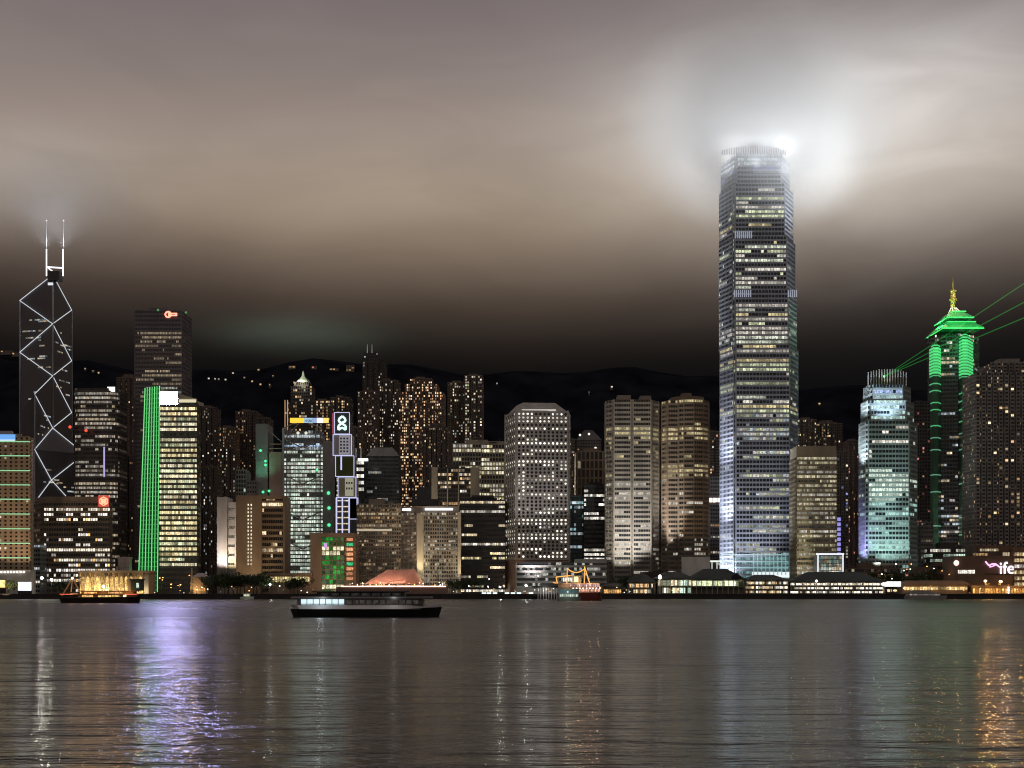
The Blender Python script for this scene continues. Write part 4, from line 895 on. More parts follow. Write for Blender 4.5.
# grey glass tower behind the hotel with pitched top
Y = 1600
root = tower('grey_glass_tower', 'dim grey glass tower with a slanted top behind the hotel', 'office tower', [(rect(366, 399, Y, 30), Z(456, Y))], mat('grey_green_metal', (.14, .15, .14), .3), dict(fh=4, bay=2.2, sp=.4, dep=.2, pw=.2), office(55, (.75, .25, 0), (COOL, WHITE), .2, .7, .25), roofkit=False)
m = MB(); P4 = rect(366, 399, Y, 30); m.prism(P4, Z(456, Y)-.01, Z(447, Y), scale=.6); part('roof', m, GREY, root)
root = tower('white_striped_block', 'small block with bright white floor lines and roof lights', 'office block', [(rect(353, 364, 1540, 26), Z(461, 1540))], DGREY, dict(fh=6.5, bay=3, sp=.5, dep=.3, pw=.1), office(56, (.1, .3, .6), (WHITE, (1, 1, .95)), .9, .9), roofkit=False)
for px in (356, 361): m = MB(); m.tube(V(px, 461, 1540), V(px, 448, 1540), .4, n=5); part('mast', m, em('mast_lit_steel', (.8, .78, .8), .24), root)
m = MB(); m.box(X(358, 1540), X(368, 1540), 1539, 1541, Z(461, 1540), Z(458.6, 1540)); part('roof_light_bar', m, em('bar_white', (.95, .96, 1), 2.2), root)
# pale floodlit block
root = thing('floodlit_pale_block', 'pale blank walled block brightly floodlit from below beside the brown civic block', 'office block', (X(226, 1420), 1430, 4))
m = MB(); m.box(X(217, 1420), X(227, 1420), 1420, 1450, 4, Z(497, 1420)); m.box(X(227.3, 1420), X(236, 1420), 1424, 1450, 4, Z(502, 1420)); part('wall', m, mat('pale_render', (.55, .50, .46)), root)
for k in range(7): m = MB(); m.box(X(228.5, 1424), X(234.5, 1424), 1423.7, 1423.9, Z(565-k*9, 1424), Z(563-k*9, 1424), (.12, .10, .07)); part('window_row', m, WIN, root)
flood(V(221, 574, 1404), V(222, 548, 1420), 6e4, (1, .85, .88), 75, 1); flood(V(231, 574, 1408), V(232, 550, 1424), 4.5e4, (1, .85, .5), 75, 1)
root = tower('pale_grid_block', 'slender pale green grid block just above the brown civic block', 'office block', [(rect(236, 246, 1500, 26), Z(471, 1500))], mat('pale_green_grid', (.34, .38, .34)), dict(fh=4.2, bay=2.4, sp=.32, dep=.4, pw=.6), office(57, (.7, .3, 0), (GRN,), .3), merged=True)
root = tower('grey_stone_block', 'low grey stone block between pale grid block and trussed bank tower', 'office block', [(rect(247, 257, 1500, 26), Z(482, 1500))], GREY, dict(fh=4.2, bay=2.4, sp=.5, dep=.3, pw=1.1), office(58, (.7, .3, 0), (WARMW,), .3), merged=True)

# ------------------------------------------------------------------ houses high on the hill
hk = random.Random(77)
def house(px, py, w, h, lab, lit, col=WARM, group='lit houses high on the dark hill'):
    Y = 2250
    while Y < 2880 and PY(hillh(X(px, Y), Y), Y) > py+h: Y += 25
    z0 = hillh(X(px, Y), Y)-3; root = thing('hillside_house', lab, 'house', (X(px, Y), Y, z0), group); m = MB(); x0 = X(px-w/2, Y); x1 = X(px+w/2, Y); zt = Z(py-h/2, Y)
    zt = max(zt, z0+8); m.box(x0, x1, Y, Y+14, z0, zt); part('wall', m, RESI, root); wn = MB(); nb = max(1, int((x1-x0)/4.5)); nf = max(1, int((zt-z0)/4))
    for i in range(nb):
        for j in range(nf):
            if hk.random() < lit and (j > 0 or nf == 1):
                q = hk.uniform(.08, .5); a = x0+(x1-x0)*(i+.15)/nb; b = x0+(x1-x0)*(i+.85)/nb; wn.face([(a, Y-.1, z0+j*4+1.2), (b, Y-.1, z0+j*4+1.2), (b, Y-.1, z0+j*4+3.4), (a, Y-.1, z0+j*4+3.4)], tuple(v*q for v in col))
    if not wn.f: wn.face([(x0+1, Y-.1, zt-3.5), (x0+4, Y-.1, zt-3.5), (x0+4, Y-.1, zt-1), (x0+1, Y-.1, zt-1)], tuple(v*.7 for v in col))
    part('windows', wn, WIN, root)
    return root
HL = 'tiny lit house high on the dark hill, windows glowing'
for px, py in ((207, 383), (213, 381), (220, 377), (226, 380), (232, 378), (243, 384), (250, 381), (258, 374), (262, 384), (268, 386), (275, 380), (84, 374), (91, 377), (100, 372), (496, 386), (590, 390), (610, 388), (820, 402)):
    house(px+hk.uniform(-2, 2), py+hk.uniform(-4, 4), hk.uniform(1.4, 2.6), hk.uniform(1.5, 2.4), HL, .5, hk.choice((WHITE, WARM, WARMW)))
house(6, 355, 11, 5, 'lit house row on the hill at the photo left edge, longer one', .6, WARM); house(15, 357, 6, 4, 'short lit house beside the longer hill row behind braced tower', .6, WARM)
house(128, 377, 8, 6, 'warm lit hillside house just left of the square office tower', .5, WARM)
house(292, 368, 7, 5, 'amber hillside house just left of the pointed roof tower', .5, WARM); house(334, 371, 9, 3, 'long amber hillside house right of the pointed roof tower', .6, WARM); house(350, 369, 8, 8, 'tall amber hillside apartment house near the twin mast tower', .7, WARM); house(314, 370, 5, 3, 'small reddish lit hillside house above the pointed roof tower', .5, (1, .25, .12))

# ================================================================== WATERFRONT
def lamp_post(px, Y, top, lab, mt, group, watts=0, col=(1, 1, 1), r=.7, arm=True):
    x0 = X(px, Y); zt = Z(top, Y); root = thing('street_lamp', lab, 'street lamp', (x0, Y, 4), group)
    m = MB(); m.tube((x0, Y, 4), (x0, Y, zt), .16, .10, n=6)
    if arm: m.tube((x0, Y, zt), (x0+1.0, Y-.2, zt+.25), .09, n=5)
    part('pole', m, POLE, root); m = MB(); m.ball((x0+(1.0 if arm else 0), Y-.3, zt), r, 8, sz=.7); part('lamp_head', m, mt, root)
    if watts: point((x0+.6, Y-1.6, zt-.6), watts, col, .4, 'lamp_light')
    return root
SOD = em('sodium_lamp', (1, .42, .10), 5.0); SODB = em('sodium_lamp_bright', (1, .55, .18), 14.0); WLMP = em('white_lamp', (1, .95, .85), 6.0); WLMPB = em('white_lamp_bright', (1, .93, .80), 40.0)
r6 = random.Random(19)
def tall_flood(px, top, lab, mt, w, c, r=1.3):
    o = lamp_post(px, 1306, top, lab, mt, None, w, c, r, False); return o
tall_flood(42, 578, 'brightest white floodlight mast near the beige grid block', WLMPB, 5e3, (1, .93, .8), 1.35)
tall_flood(51.5, 579.5, 'dimmer white floodlight mast right of the brightest one', em('white_lamp_mid', (1, .98, .8), 11.0), 2.5e3, (1, .95, .8), 1.15)
tall_flood(985.3, 581, 'left sodium floodlight mast below the pink white roof lettering', SODB, 8e3, (1, .5, .15), 1.3)
tall_flood(1000.5, 581.5, 'right sodium floodlight mast below the pink white roof lettering', SODB, 8e3, (1, .5, .15), 1.45)
tall_flood(270, 584.5, 'single white floodlight post at edge of dark trees', em('white_lamp_mid', (1, .98, .8), 11.0), 1e3, (1, 1, .95), .9)
tall_flood(500, 587, 'bright white light post near the dark office block', em('white_lamp_mid', (1, .98, .8), 11.0), 1.5e3, (.85, 1, .95), .9)
tall_flood(526, 585.5, 'bright white light post before the porthole tower', em('white_lamp_mid', (1, .98, .8), 11.0), 1.5e3, (.95, 1, 1), 1.0)
for k, (px, top) in enumerate(((220, 577.5), (241, 577), (278.5, 586), (488, 579), (537, 576), (648, 583))): lamp_post(px, 1310, top, 'slim pale street lamp standing along the dark promenade', WLMP, 'slim promenade street lamps', 0, r=.55)
GS = 'orange street lamps along the road between striped slab and trees'
for k in range(22):
    px = 150+r6.random()*43; Y = 1312+r6.random()*260; t = r6.uniform(575, 590)
    zt = Z(t, Y); lamp_post(px, Y, min(t, PY(11, Y)), 'orange street lamp on the road beneath the striped office slab', SOD, GS, 900 if k % 3 == 0 else 0, (1, .45, .12), r6.uniform(.4, .75))
GO = 'orange street lamps near the far piers'
for k in range(14):
    px = r6.uniform(880, 950); Y = 1330+r6.random()*90; lamp_post(px, Y, r6.uniform(563, 580), 'small warm street lamp among the low roofs behind the piers', SOD if k % 2 else WLMP, GO, 500 if k % 3 == 0 else 0, (1, .5, .2), r6.uniform(.35, .6))

# warm arcaded civic building and clock like tower
Yw = 1322; wz = lambda py: Z(py, Yw)
root = thing('arcaded_building', 'old yellow lit arcaded stone building behind the dark moored ferry', 'building', (X(112, Yw), Yw+10, 4))
m = MB(); m.box(X(79, Yw), X(149, Yw), Yw+2, Yw+22, 4, wz(573)); m.box(X(78, Yw), X(150, Yw), Yw, Yw+23, wz(573)-.01, wz(570.5))
part('wall', m, BEIGE, root)
for k in range(15):
    m = MB(); px = 80+k*4.8; m.tube((X(px, Yw), Yw+.8, 4), (X(px, Yw), Yw+.8, wz(573)), .65, .55, n=8); part('column', m, BEIGE, root)
for k in range(14):
    m = MB(); px = 82.4+k*4.8; q = r6.uniform(.3, 1.1); w = 1.3; c = (1*q, .62*q, .20*q); za, zb = 6, wz(578)
    m.face([(X(px, Yw)-w, Yw+1.9, za), (X(px, Yw)+w, Yw+1.9, za), (X(px, Yw)+w, Yw+1.9, zb), (X(px, Yw), Yw+1.9, zb+1.6), (X(px, Yw)-w, Yw+1.9, zb)], c); part('arch_window', m, WIN, root)
for px, w in ((88, 5e3), (98, 6e3), (104, 1.1e4), (122, 3e3), (140, 4e3)): point((X(px, Yw), Yw-3.5, 8), w*.75, (1, .66, .25), .6)
m = MB(); m.ball((X(104, Yw), Yw-2, 10.5), 1.2); part('flood_lamp', m, em('warm_flood', (1, .85, .5), 14.0), root); m = MB(); m.tube((X(104, Yw), Yw-2, 4), (X(104, Yw), Yw-2, 10), .15); part('lamp_post', m, POLE, root)
root = thing('square_gate_tower', 'pinkish square tower with pale top behind the arcaded building', 'tower', (X(123, 1350), 1356, 4))
m = MB(); m.box(X(118, 1350), X(129, 1350), 1350, 1360, 4, wz(558)); m.box(X(117.2, 1350), X(129.8, 1350), 1349.4, 1360.6, wz(558), wz(556.3)); m.box(X(116, 1348), X(118, 1348), 1348, 1356, 4, wz(566)); part('wall', m, mat('pale_pink_stone', (.5, .42, .38)), root)
for px in (120.5, 124, 127): m = MB(); m.box(X(px, 1350), X(px+1.2, 1350), 1349.7, 1349.9, wz(567), wz(562), (.05, .04, .03)); part('window', m, WIN, root)
flood((X(123, 1350), 1338, 6), (X(123, 1350), 1350, 25), 6e3, (1, .8, .65), 80, .6)
root = thing('white_gate_pier', 'cream lit wall pier by the green lit slab foot', 'pier', (X(147, 1325), 1326, 4)); m = MB(); m.box(X(144.5, 1318), X(149, 1318), 1316, 1320, 4, Z(577, 1318)); m.box(X(143.8, 1318), X(149.6, 1318), 1315.5, 1320.5, Z(577, 1318), Z(575.6, 1318)); part('wall', m, CREAM, root); point((X(146.7, 1318), 1311, 7), 1.5e3, (1, .8, .5), .4)
# screens on the far left quay
for a, b, y0, y1, c, s_, lab in ((18, 31, 582, 590.5, (.88, .95, 1), 1.8, 'white glowing screen board on the quay below the beige grid block'), (-3, 5, 580, 587.5, (1, .62, .10), 1.0, 'amber glowing board on the quay at the photo left edge')):
    root = thing('screen_board', lab, 'screen', (X((a+b)/2, 1305), 1305.5, 4)); m = MB(); m.box(X(a, 1305), X(b, 1305), 1305, 1305.8, Z(y1, 1305), Z(y0, 1305)); part('screen', m, em('board_%d' % (a+5), c, s_), root)
    m = MB(); m.box(X(a, 1305)-.3, X(b, 1305)+.3, 1305.8, 1306.6, 4, Z(y0, 1305)+.4); part('frame', m, BLACK, root)
root = thing('quay_podium', 'low flat podium lit by a row of small white lamps', 'podium', (X(5, 1335), 1330, 4)); m = MB(); m.box(X(-24, 1325), X(31, 1325), 1325, 1338, 4, Z(570, 1325)); part('wall', m, CONC, root)
for k in range(9): m = MB(); m.ball((X(-2+k*3.2, 1324), 1324.3, Z(572, 1324)), .65); part('lamp', m, WLMP, root)
# low orange lit building, narrow lit monument, yellow lit arcade
root = thing('low_stone_building', 'low orange lit stone building at the left end of dark trees', 'building', (X(200, 1318), 1322, 4)); m = MB(); m.box(X(193, 1318), X(206, 1318), 1318, 1330, 4, Z(577, 1318)); m.prism(rect(192, 207, 1317, 14), Z(577, 1318), Z(573, 1318), scale=.35); part('wall', m, BEIGE, root)
for k in range(5): m = MB(); m.box(X(195+k*2.2, 1318), X(196+k*2.2, 1318), 1317.7, 1317.9, 7, 10, (.8, .4, .12)); part('window', m, WIN, root)
point((X(196, 1318), 1312, 8), 2.2e3, (1, .55, .2), .4)
root = thing('lit_obelisk', 'narrow orange lit obelisk near the low stone building', 'monument', (X(191.5, 1330), 1330, 4)); m = MB(); m.prism(rect(190, 193, 1330, 3), 4, Z(568, 1330), scale=.4); m.box(X(189, 1330), X(194, 1330), 1329, 1334, 4, 6); part('stone', m, CREAM, root); flood((X(191.5, 1330), 1322, 5), (X(191.5, 1330), 1330, 14), 3e3, (1, .6, .2), 70, .3)
root = thing('yellow_lit_arcade', 'long low arcade with a yellow lit upper floor beside framed green block', 'building', (X(293, 1328), 1332, 4)); m = MB(); m.box(X(268, 1328), X(311, 1328), 1328, 1340, 4, Z(575.5, 1328)); m.box(X(267, 1328), X(312, 1328), 1326, 1341, Z(575.5, 1328), Z(573, 1328)); part('wall', m, BROWN, root)
for k in range(16):
    q = r6.uniform(.4, 1.3); m = MB(); m.box(X(270+k*2.5, 1328), X(271.9+k*2.5, 1328), 1327.6, 1327.9, Z(582, 1328), Z(576.8, 1328), (q, q*.82, q*.38)); part('window', m, WIN, root)
root = thing('tent_pavilion', 'large pavilion with a glowing salmon pink hipped tent roof', 'pavilion', (X(392, 1312), 1322, 4)); Yp = 1312
m = MB(); P4 = [(X(364, Yp), Yp), (X(423, Yp), Yp), (X(423, Yp), Yp+26), (X(364, Yp), Yp+26)]
m.face([(X(364, Yp), Yp, Z(584, Yp)), (X(404, Yp), Yp, Z(583.5, Yp)), (X(414, Yp), Yp+13, Z(569, Yp)), (X(386, Yp), Yp+13, Z(569.5, Yp))])
m.face([(X(404, Yp), Yp, Z(583.5, Yp)), (X(423, Yp), Yp+13, Z(584, Yp)), (X(414, Yp), Yp+13, Z(569, Yp))]); m.face([(X(423, Yp), Yp+13, Z(584, Yp)), (X(404, Yp), Yp+26, Z(584, Yp)), (X(414, Yp), Yp+13, Z(569, Yp))]); m.face([(X(404, Yp), Yp+26, Z(584, Yp)), (X(364, Yp), Yp+26, Z(584, Yp)), (X(386, Yp), Yp+13, Z(569.5, Yp)), (X(414, Yp), Yp+13, Z(569, Yp))]); m.face([(X(364, Yp), Yp+26, Z(584, Yp)), (X(364, Yp), Yp, Z(584, Yp)), (X(386, Yp), Yp+13, Z(569.5, Yp))])
part('tent_roof', m, mat('salmon_roof', (.62, .32, .24)), root)
for k in range(13): m = MB(); px = 356+k*4.6; m.tube((X(px, Yp), Yp+1, 4), (X(px, Yp), Yp+1, Z(583, Yp)), .35, n=6); part('post', m, CREAM, root)
m = MB(); m.box(X(366, Yp), X(420, Yp), Yp+8, Yp+20, 4, Z(585, Yp)); part('lit_hall', m, em('hall_glow', (1, .62, .42), .55), root)
for px, e in ((372, 5e3), (384, 7e3), (396, 6e3), (412, 4e3)): point((X(px, Yp), Yp-9, Z(580, Yp)), e*.8, (1, .62, .45), .6)
root = thing('quay_terrace', 'long low quay terrace edged by a pink white line of light', 'terrace', (X(390, 1300), 1302, 4)); m = MB(); m.box(X(336, 1299), X(447, 1299), 1299, 1306, 4, Z(587, 1299)); part('wall', m, mat('terrace_stone', (.25, .17, .14)), root)
m = MB(); m.tube((X(343, 1298.6), 1298.6, Z(586.4, 1299)), (X(446, 1298.6), 1298.6, Z(586.4, 1299)), .45, n=6); part('edge_light', m, em('pink_line', (1, .60, .48), 2.2), root)
for k in range(24): m = MB(); px = r6.uniform(345, 446); m.ball((X(px, 1303), 1303, Z(586.4, 1299)+r6.uniform(.9, 3.4)), r6.uniform(.25, .5)); m.tube((X(px, 1303), 1303, Z(587, 1299)), (X(px, 1303), 1303, Z(586.4, 1299)+1), .08, n=4); part('terrace_lamp', m, r6.choice((WLMP, SOD, em('terrace_pink', (1, .7, .6), 2.0))), root)
root = thing('post_office_block', 'long low grey block with lit floor slits before the porthole tower', 'office block', (X(560, 1345), 1350, 4)); m = MB(); m.box(X(516, 1342), X(606, 1342), 1342, 1366, 4, Z(563, 1342)); m.box(X(575, 1342), X(607, 1342), 1341, 1360, Z(563, 1342), Z(559, 1342))
for k in range(5): m.box(X(515.5, 1342), X(607, 1342), 1341, 1342.01, Z(588.2-k*5.2, 1342), Z(586-k*5.2, 1342))
part('wall', m, CONC, root)
for k in range(5):
    m = MB()
    for i in range(34):
        q = r6.uniform(.06, .5) if r6.random() < (.5 if k in (2, 3) else .18) else .01; m.face([(X(517+i*2.6, 1342), 1341.9, Z(586-k*5.2, 1342)), (X(519.6+i*2.6, 1342), 1341.9, Z(586-k*5.2, 1342)), (X(519.6+i*2.6, 1342), 1341.9, Z(583.2-k*5.2, 1342)), (X(517+i*2.6, 1342), 1341.9, Z(583.2-k*5.2, 1342))], tuple(v*q for v in (1, .97, .85)))
    if m.f: part('window_band', m, WIN, root)
flood((X(545, 1342), 1300, 6), (X(555, 1342), 1342, 18), 1.0e4, (.9, 1, .95), 140, 2)
root = thing('white_hoarding', 'blank pale hoarding wall left of the tallest tower foot', 'hoarding', (X(697, 1330), 1331, 4)); m = MB(); m.box(X(691, 1330), X(710, 1330), 1330, 1331, 4, Z(557, 1330)); m.box(X(683, 1330), X(691, 1330), 1330.4, 1342, 4, Z(557, 1330)); part('wall', m, WHITEP, root); flood((X(700, 1330), 1316, 6), (X(700, 1330), 1330, 22), 4e3, (.8, .9, 1), 100, .6)
root = thing('lit_canopy', 'white lit canopy wedged between pale hoarding and tallest tower', 'canopy', (X(716, 1335), 1336, 4)); m = MB(); m.box(X(710.5, 1335), X(722, 1335), 1334, 1340, Z(562, 1335), Z(560.5, 1335)); 
for px in (712, 717, 721): m.tube((X(px, 1335), 1335, 4), (X(px, 1335), 1335, Z(562, 1335)), .3)
part('roof', m, em('canopy_white', (.9, 1, .9), 1.0), root); m = MB(); m.box(X(711, 1335), X(716, 1335), 1338, 1339, 4, Z(563, 1335)); part('wall', m, BLACK, root)

# ------------------------------------------------------------------ ferry piers
def pier(lab, a, b, Y, eave, ridge, storeys, pal, seed, fan=None, gain=.7, colstep=3.2, roofin=.45, wall=ROOFD, lowdark=False):
    r = random.Random(seed); dep = 34; root = thing('ferry_pier', lab, 'pier', (X((a+b)/2, Y), Y+16, 0), 'ferry piers with dark hipped roofs')
    x0, x1 = X(a, Y), X(b, Y); m = MB(); m.box(x0-1, x1+1, Y-2, Y+dep, 1.6, 4.2); part('deck', m, SEAST, root)
    m = MB(); k = x0
    while k < x1: m.tube((k, Y-1, -2), (k, Y-1, 1.7), .5, n=6); k += 4.5
    part('piles', m, DARKC, root, stuff=True)
    m = MB(); e = Z(eave, Y); P4 = [(x0-1.5, Y-2.5), (x1+1.5, Y-2.5), (x1+1.5, Y+dep+1), (x0-1.5, Y+dep+1)]; m.prism(P4, e-.6, e, bottom=True, top=False)
    cx = (x0+x1)/2; cyy = Y+dep/2; rw = (x1-x0)/2*roofin
    R = [(cx-rw, cyy-1), (cx+rw, cyy-1), (cx+rw, cyy+1), (cx-rw, cyy+1)]; zr = Z(ridge, Y)
    for i in range(4): j = (i+1) % 4; m.face([(*P4[i], e), (*P4[j], e), (*R[j], zr), (*R[i], zr)])
    m.face([(*p, zr) for p in R]); part('roof', m, wall, root)
    sh = (e-.6-4.2)/storeys
    m = MB(); m.box(x0+.5, x1-.5, Y+3, Y+dep-1, 4.2, e-.6); 
    for s_ in range(1, storeys): m.box(x0, x1, Y-.5, Y+3, 4.2+sh*s_-.5, 4.2+sh*s_)
    part('wall', m, mat('pier_wall', (.16, .15, .12)), root)
    nc = max(2, int((x1-x0)/colstep))
    for i in range(nc+1):
        m = MB(); xx = x0+(x1-x0)*i/nc; m.tube((xx, Y-.2, 4.2), (xx, Y-.2, e-.6), .28, n=6); part('column', m, CREAM, root)
    for s_ in range(storeys):
        m = MB()
        for i in range(nc):
            n3 = 2
            for j in range(n3):
                if lowdark and s_ == 0: continue
                q = gain*r.choice((.02, .4, .8, 1.2, 1.7, 2.4)); c = r.choice(pal); xa = x0+(x1-x0)*(i+j/n3)/nc; xb = x0+(x1-x0)*(i+(j+1)/n3)/nc; z0 = 4.2+sh*s_+.9; z1 = 4.2+sh*(s_+1)-.9
                m.face([(xa, Y+2.9, z0), (xb, Y+2.9, z0), (xb, Y+2.9, z1), (xa, Y+2.9, z1)], tuple(v*q for v in c))
        if m.f: part('window_band', m, WIN, root)
    if fan:
        m = MB(); xx = X(fan, Y); zf = e+.4; m.face([(xx-4.2, Y-2.8, zf)]+[(xx+4.2*math.cos(t*math.pi/8), Y-2.8, zf+3.6*math.sin(t*math.pi/8)) for t in range(9)]); part('fan_window', m, WIN, root)
        me = root.children[-1].data; me.attributes['glow'].data[0].color = (.40, .36, .20, 1)
        m = MB(); m.prism([(xx-5, Y-2.6), (xx+5, Y-2.6), (xx+5, Y+8), (xx-5, Y+8)], e-.1, e+5.2, scale=.35); part('dormer', m, wall, root)
    for i in range(0, nc, 3): point((x0+(x1-x0)*(i+.5)/nc, Y+.8, 4.2+sh*storeys-1.3), 160*gain, pal[0], .3)
    return root
pier('small ferry pier with low dark roof left of larger one', 628, 655, 1297, 582, 574, 2, (WARM, WARMW, WHITE), 1, gain=.45)
pier('dark roofed ferry pier with pale green lit columns', 658, 692, 1296, 578.5, 571.5, 2, (YGR, GRN, WARMW), 2, gain=.6)
pier('ferry pier with greenish upper windows and a fan window', 691, 744, 1294, 579, 568.5, 2, (YGR, (.7, .85, .4), YGR), 3, fan=736, gain=.65, colstep=4.2, lowdark=True)
pier('two storey ferry pier with warm orange white windows', 746, 788, 1296, 580, 574.5, 3, (WARMW, WARM, WHITE), 4, gain=.75)
pier('long ferry pier with two bright white window rows', 791, 884, 1296, 581.5, 571.5, 3, (WHITE, (1, .95, .85), WARMW), 5, gain=1.0, roofin=.55)
root = thing('clock_post', 'thin white lit post standing before the long ferry pier', 'post', (X(816.5, 1291), 1291, 4)); m = MB(); m.tube((X(816.5, 1291), 1291.3, 3.9), (X(816.5, 1291), 1291.3, Z(582, 1291)), .5, .3); part('pole', m, WHITEP, root); m = MB(); m.ball((X(816.5, 1291), 1291.3, Z(581, 1291)), 1.0); part('lamp', m, WLMP, root)
root = thing('clock_post', 'thin white lit post rising beside small ferry pier roof', 'post', (X(660, 1291), 1291, 4)); m = MB(); m.tube((X(660, 1291), 1291.3, 3.9), (X(660, 1291), 1291.3, Z(578, 1291)), .5, .3); part('pole', m, WHITEP, root); m = MB(); m.ball((X(660, 1291), 1291.3, Z(577, 1291)), 1.3, sz=1.5); part('lamp', m, WLMP, root)
root = thing('quay_kiosk', 'orange lit kiosk on the quay right of the lantern ferry', 'kiosk', (X(612, 1300), 1303, 4)); m = MB(); m.box(X(603, 1300), X(622, 1300), 1301, 1308, 4, Z(586.5, 1300)); m.prism(rect(602, 623, 1299.5, 10), Z(586.5, 1300), Z(583.5, 1300), scale=.6); part('wall', m, mat('pier_wall', (.16, .15, .12)), root)
for k in range(8): q = r6.uniform(.4, 1.2); m = MB(); m.box(X(604+k*2.2, 1300), X(605.7+k*2.2, 1300), 1300.7, 1300.9, 5, 8, (q, q*.5, q*.15)); part('window', m, WIN, root)
root = thing('quay_landing', 'small landing stage with white posts left of the lantern ferry', 'landing stage', (X(545, 1290), 1288, 0)); m = MB(); m.box(X(533, 1288), X(560, 1288), 1284, 1290, 2, 3.6); m.box(X(532, 1288), X(561, 1288), 1283, 1290, Z(587.6, 1288), Z(586, 1288)); part('deck', m, SEAST, root)
for k in range(8): m = MB(); px = 538+k*2.7; m.tube((X(px, 1284), 1284, -1), (X(px, 1284), 1284, Z(587.6, 1288)), .35, n=6); part('post', m, WHITEP, root)
point((X(545, 1284), 1281, 8), 8e2, (1, .95, .95), .4)
for k in range(7):
    px = (484, 489, 495, 507, 513, 519, 531)[k]; root = thing('quay_light', 'low white light box on the quay wall by dark office block', 'light', (X(px, 1292), 1292, 4.1), 'low white quay lights'); m = MB(); m.box(X(px, 1292)-1.8, X(px, 1292)+1.8, 1291.5, 1292.5, 4.5, 5.6); part('lamp', m, em('quay_white', (.85, 1, .95), 1.5), root); m = MB(); m.box(X(px, 1292)-.4, X(px, 1292)+.4, 1291.6, 1292.4, 4.1, 4.5); part('foot', m, POLE, root)

# right hand terminal building with roof lettering
Yr = 1335; rz = lambda py: Z(py, Yr)
root = thing('ferry_terminal', 'broad brown terminal with lit terraces and pink white roof lettering', 'terminal', (X(1000, Yr), Yr+20, 4))
m = MB(); m.box(X(955, Yr), X(1013, Yr), Yr, Yr+40, 4, rz(556)); m.box(X(978, Yr), X(1013, Yr), Yr+6, Yr+38, rz(556)-.01, rz(545)); m.box(X(1013, Yr), X(1060, Yr), Yr-4, Yr+44, 4, rz(547)); part('wall', m, mat('terminal_brown', (.15, .105, .08)), root)
for a, b, y0, y1, c, q, n_ in ((958, 975, 570, 573.5, WHITE, 1.3, 9), (982, 1001, 548.5, 551, WARMW, .5, 8), (975, 990, 553, 555.5, WARM, .35, 5), (1005, 1012, 552, 556, WARMW, .5, 3)):
    m = MB()
    for i in range(n_): k = q*r6.uniform(.5, 1.2); w = (b-a)/n_; m.box(X(a+i*w, Yr), X(a+(i+.82)*w, Yr), Yr-.3 if y0 > 556 else Yr+5.7, (Yr-.1 if y0 > 556 else Yr+5.9), rz(y1), rz(y0), tuple(v*k for v in c))
    part('window_band', m, WIN, root)
for k in range(6):
    m = MB()
    for i in range(9): q = r6.uniform(.15, .9); m.box(X(1014.5+i*2.6, Yr-4), X(1016.6+i*2.6, Yr-4), Yr-4.3, Yr-4.1, Z(556+k*6, Yr-4), Z(552.6+k*6, Yr-4), (q, q*(.75 if k != 2 else .9), q*(.4 if k != 2 else .8)))
    part('window_band', m, WIN, root)
m = MB(); m.ball((X(956, Yr), Yr-1, rz(563)), 2.4, 10); part('round_lamp', m, em('round_pink_lamp', (1, .72, .62), 1.6), root)
LET = em('lettering_white', (.90, .84, 1), 1.9)
text('sign_lettering', 'ife', V(1007, 568.5, Yr-1), 14.5, LET, root)
m = MB(); sw = [(985.5, 561.5), (987, 563.4), (989, 565.6), (992, 564), (995.5, 563.9), (998.5, 566.2), (1000.6, 567.8), (1001, 572.5)]
for p, q in zip(sw, sw[1:]): m.tube(V(*p, Yr-1), V(*q, Yr-1), .62, n=6)
for p, q in (((989.5, 567), (993, 566.2)), ((993, 566.2), (996, 564.6))): m.tube(V(*p, Yr-1), V(*q, Yr-1), .5, n=6)
part('sign_swoosh', m, em('swoosh_pink', (1, .45, .85), 1.7), root)
m = MB(); m.box(X(985, Yr), X(1012, Yr), Yr-.5, Yr, rz(574.6), rz(573.6)); part('sign_rail', m, BLACK, root)
for k in range(26): px = r6.uniform(978, 1010); q = r6.uniform(.3, 1.0); m = MB(); zq = r6.uniform(5, 14); m.box(X(px, Yr), X(px, Yr)+r6.uniform(.8, 2), Yr-.35, Yr-.12, zq, zq+1.2, (q, q*.45, q*.12)); part('window', m, WIN, root)
root = thing('long_terminal_shed', 'long low shed with a warm lit window strip beside white sign board', 'shed', (X(935, 1310), 1316, 4)); m = MB(); m.box(X(902, 1310), X(968, 1310), 1310, 1326, 4, Z(584.5, 1310)); m.prism([(X(900, 1310), 1308.5), (X(970, 1310), 1308.5), (X(968, 1310), 1327), (X(902, 1310), 1327)], Z(584.5, 1310), Z(580.5, 1310), scale=.8); part('wall', m, mat('shed_wall', (.22, .16, .12)), root)
for k in range(24):
    px = 904+k*2.65; q = r6.uniform(.45, 1.3)*(.25 if 937 < px < 944 else 1); m = MB(); m.box(X(px, 1310), X(px+2.2, 1310), 1309.6, 1309.85, Z(590, 1310), Z(586.8, 1310), (q, q*.66, q*.28)); part('window', m, WIN, root)
root = thing('white_sign_board', 'white glowing sign board between ferry pier and long shed', 'sign', (X(892, 1300), 1300, 4)); m = MB(); m.box(X(882.5, 1300), X(901, 1300), 1300, 1300.6, Z(586.5, 1300), Z(581.5, 1300)); part('panel', m, em('signboard_white', (1, .96, .93), 1.5), root); m = MB(); m.box(X(885, 1300), X(886, 1300), 1300.6, 1301.2, 4, Z(582, 1300)); m.box(X(898, 1300), X(899, 1300), 1300.6, 1301.2, 4, Z(582, 1300)); part('leg', m, POLE, root)
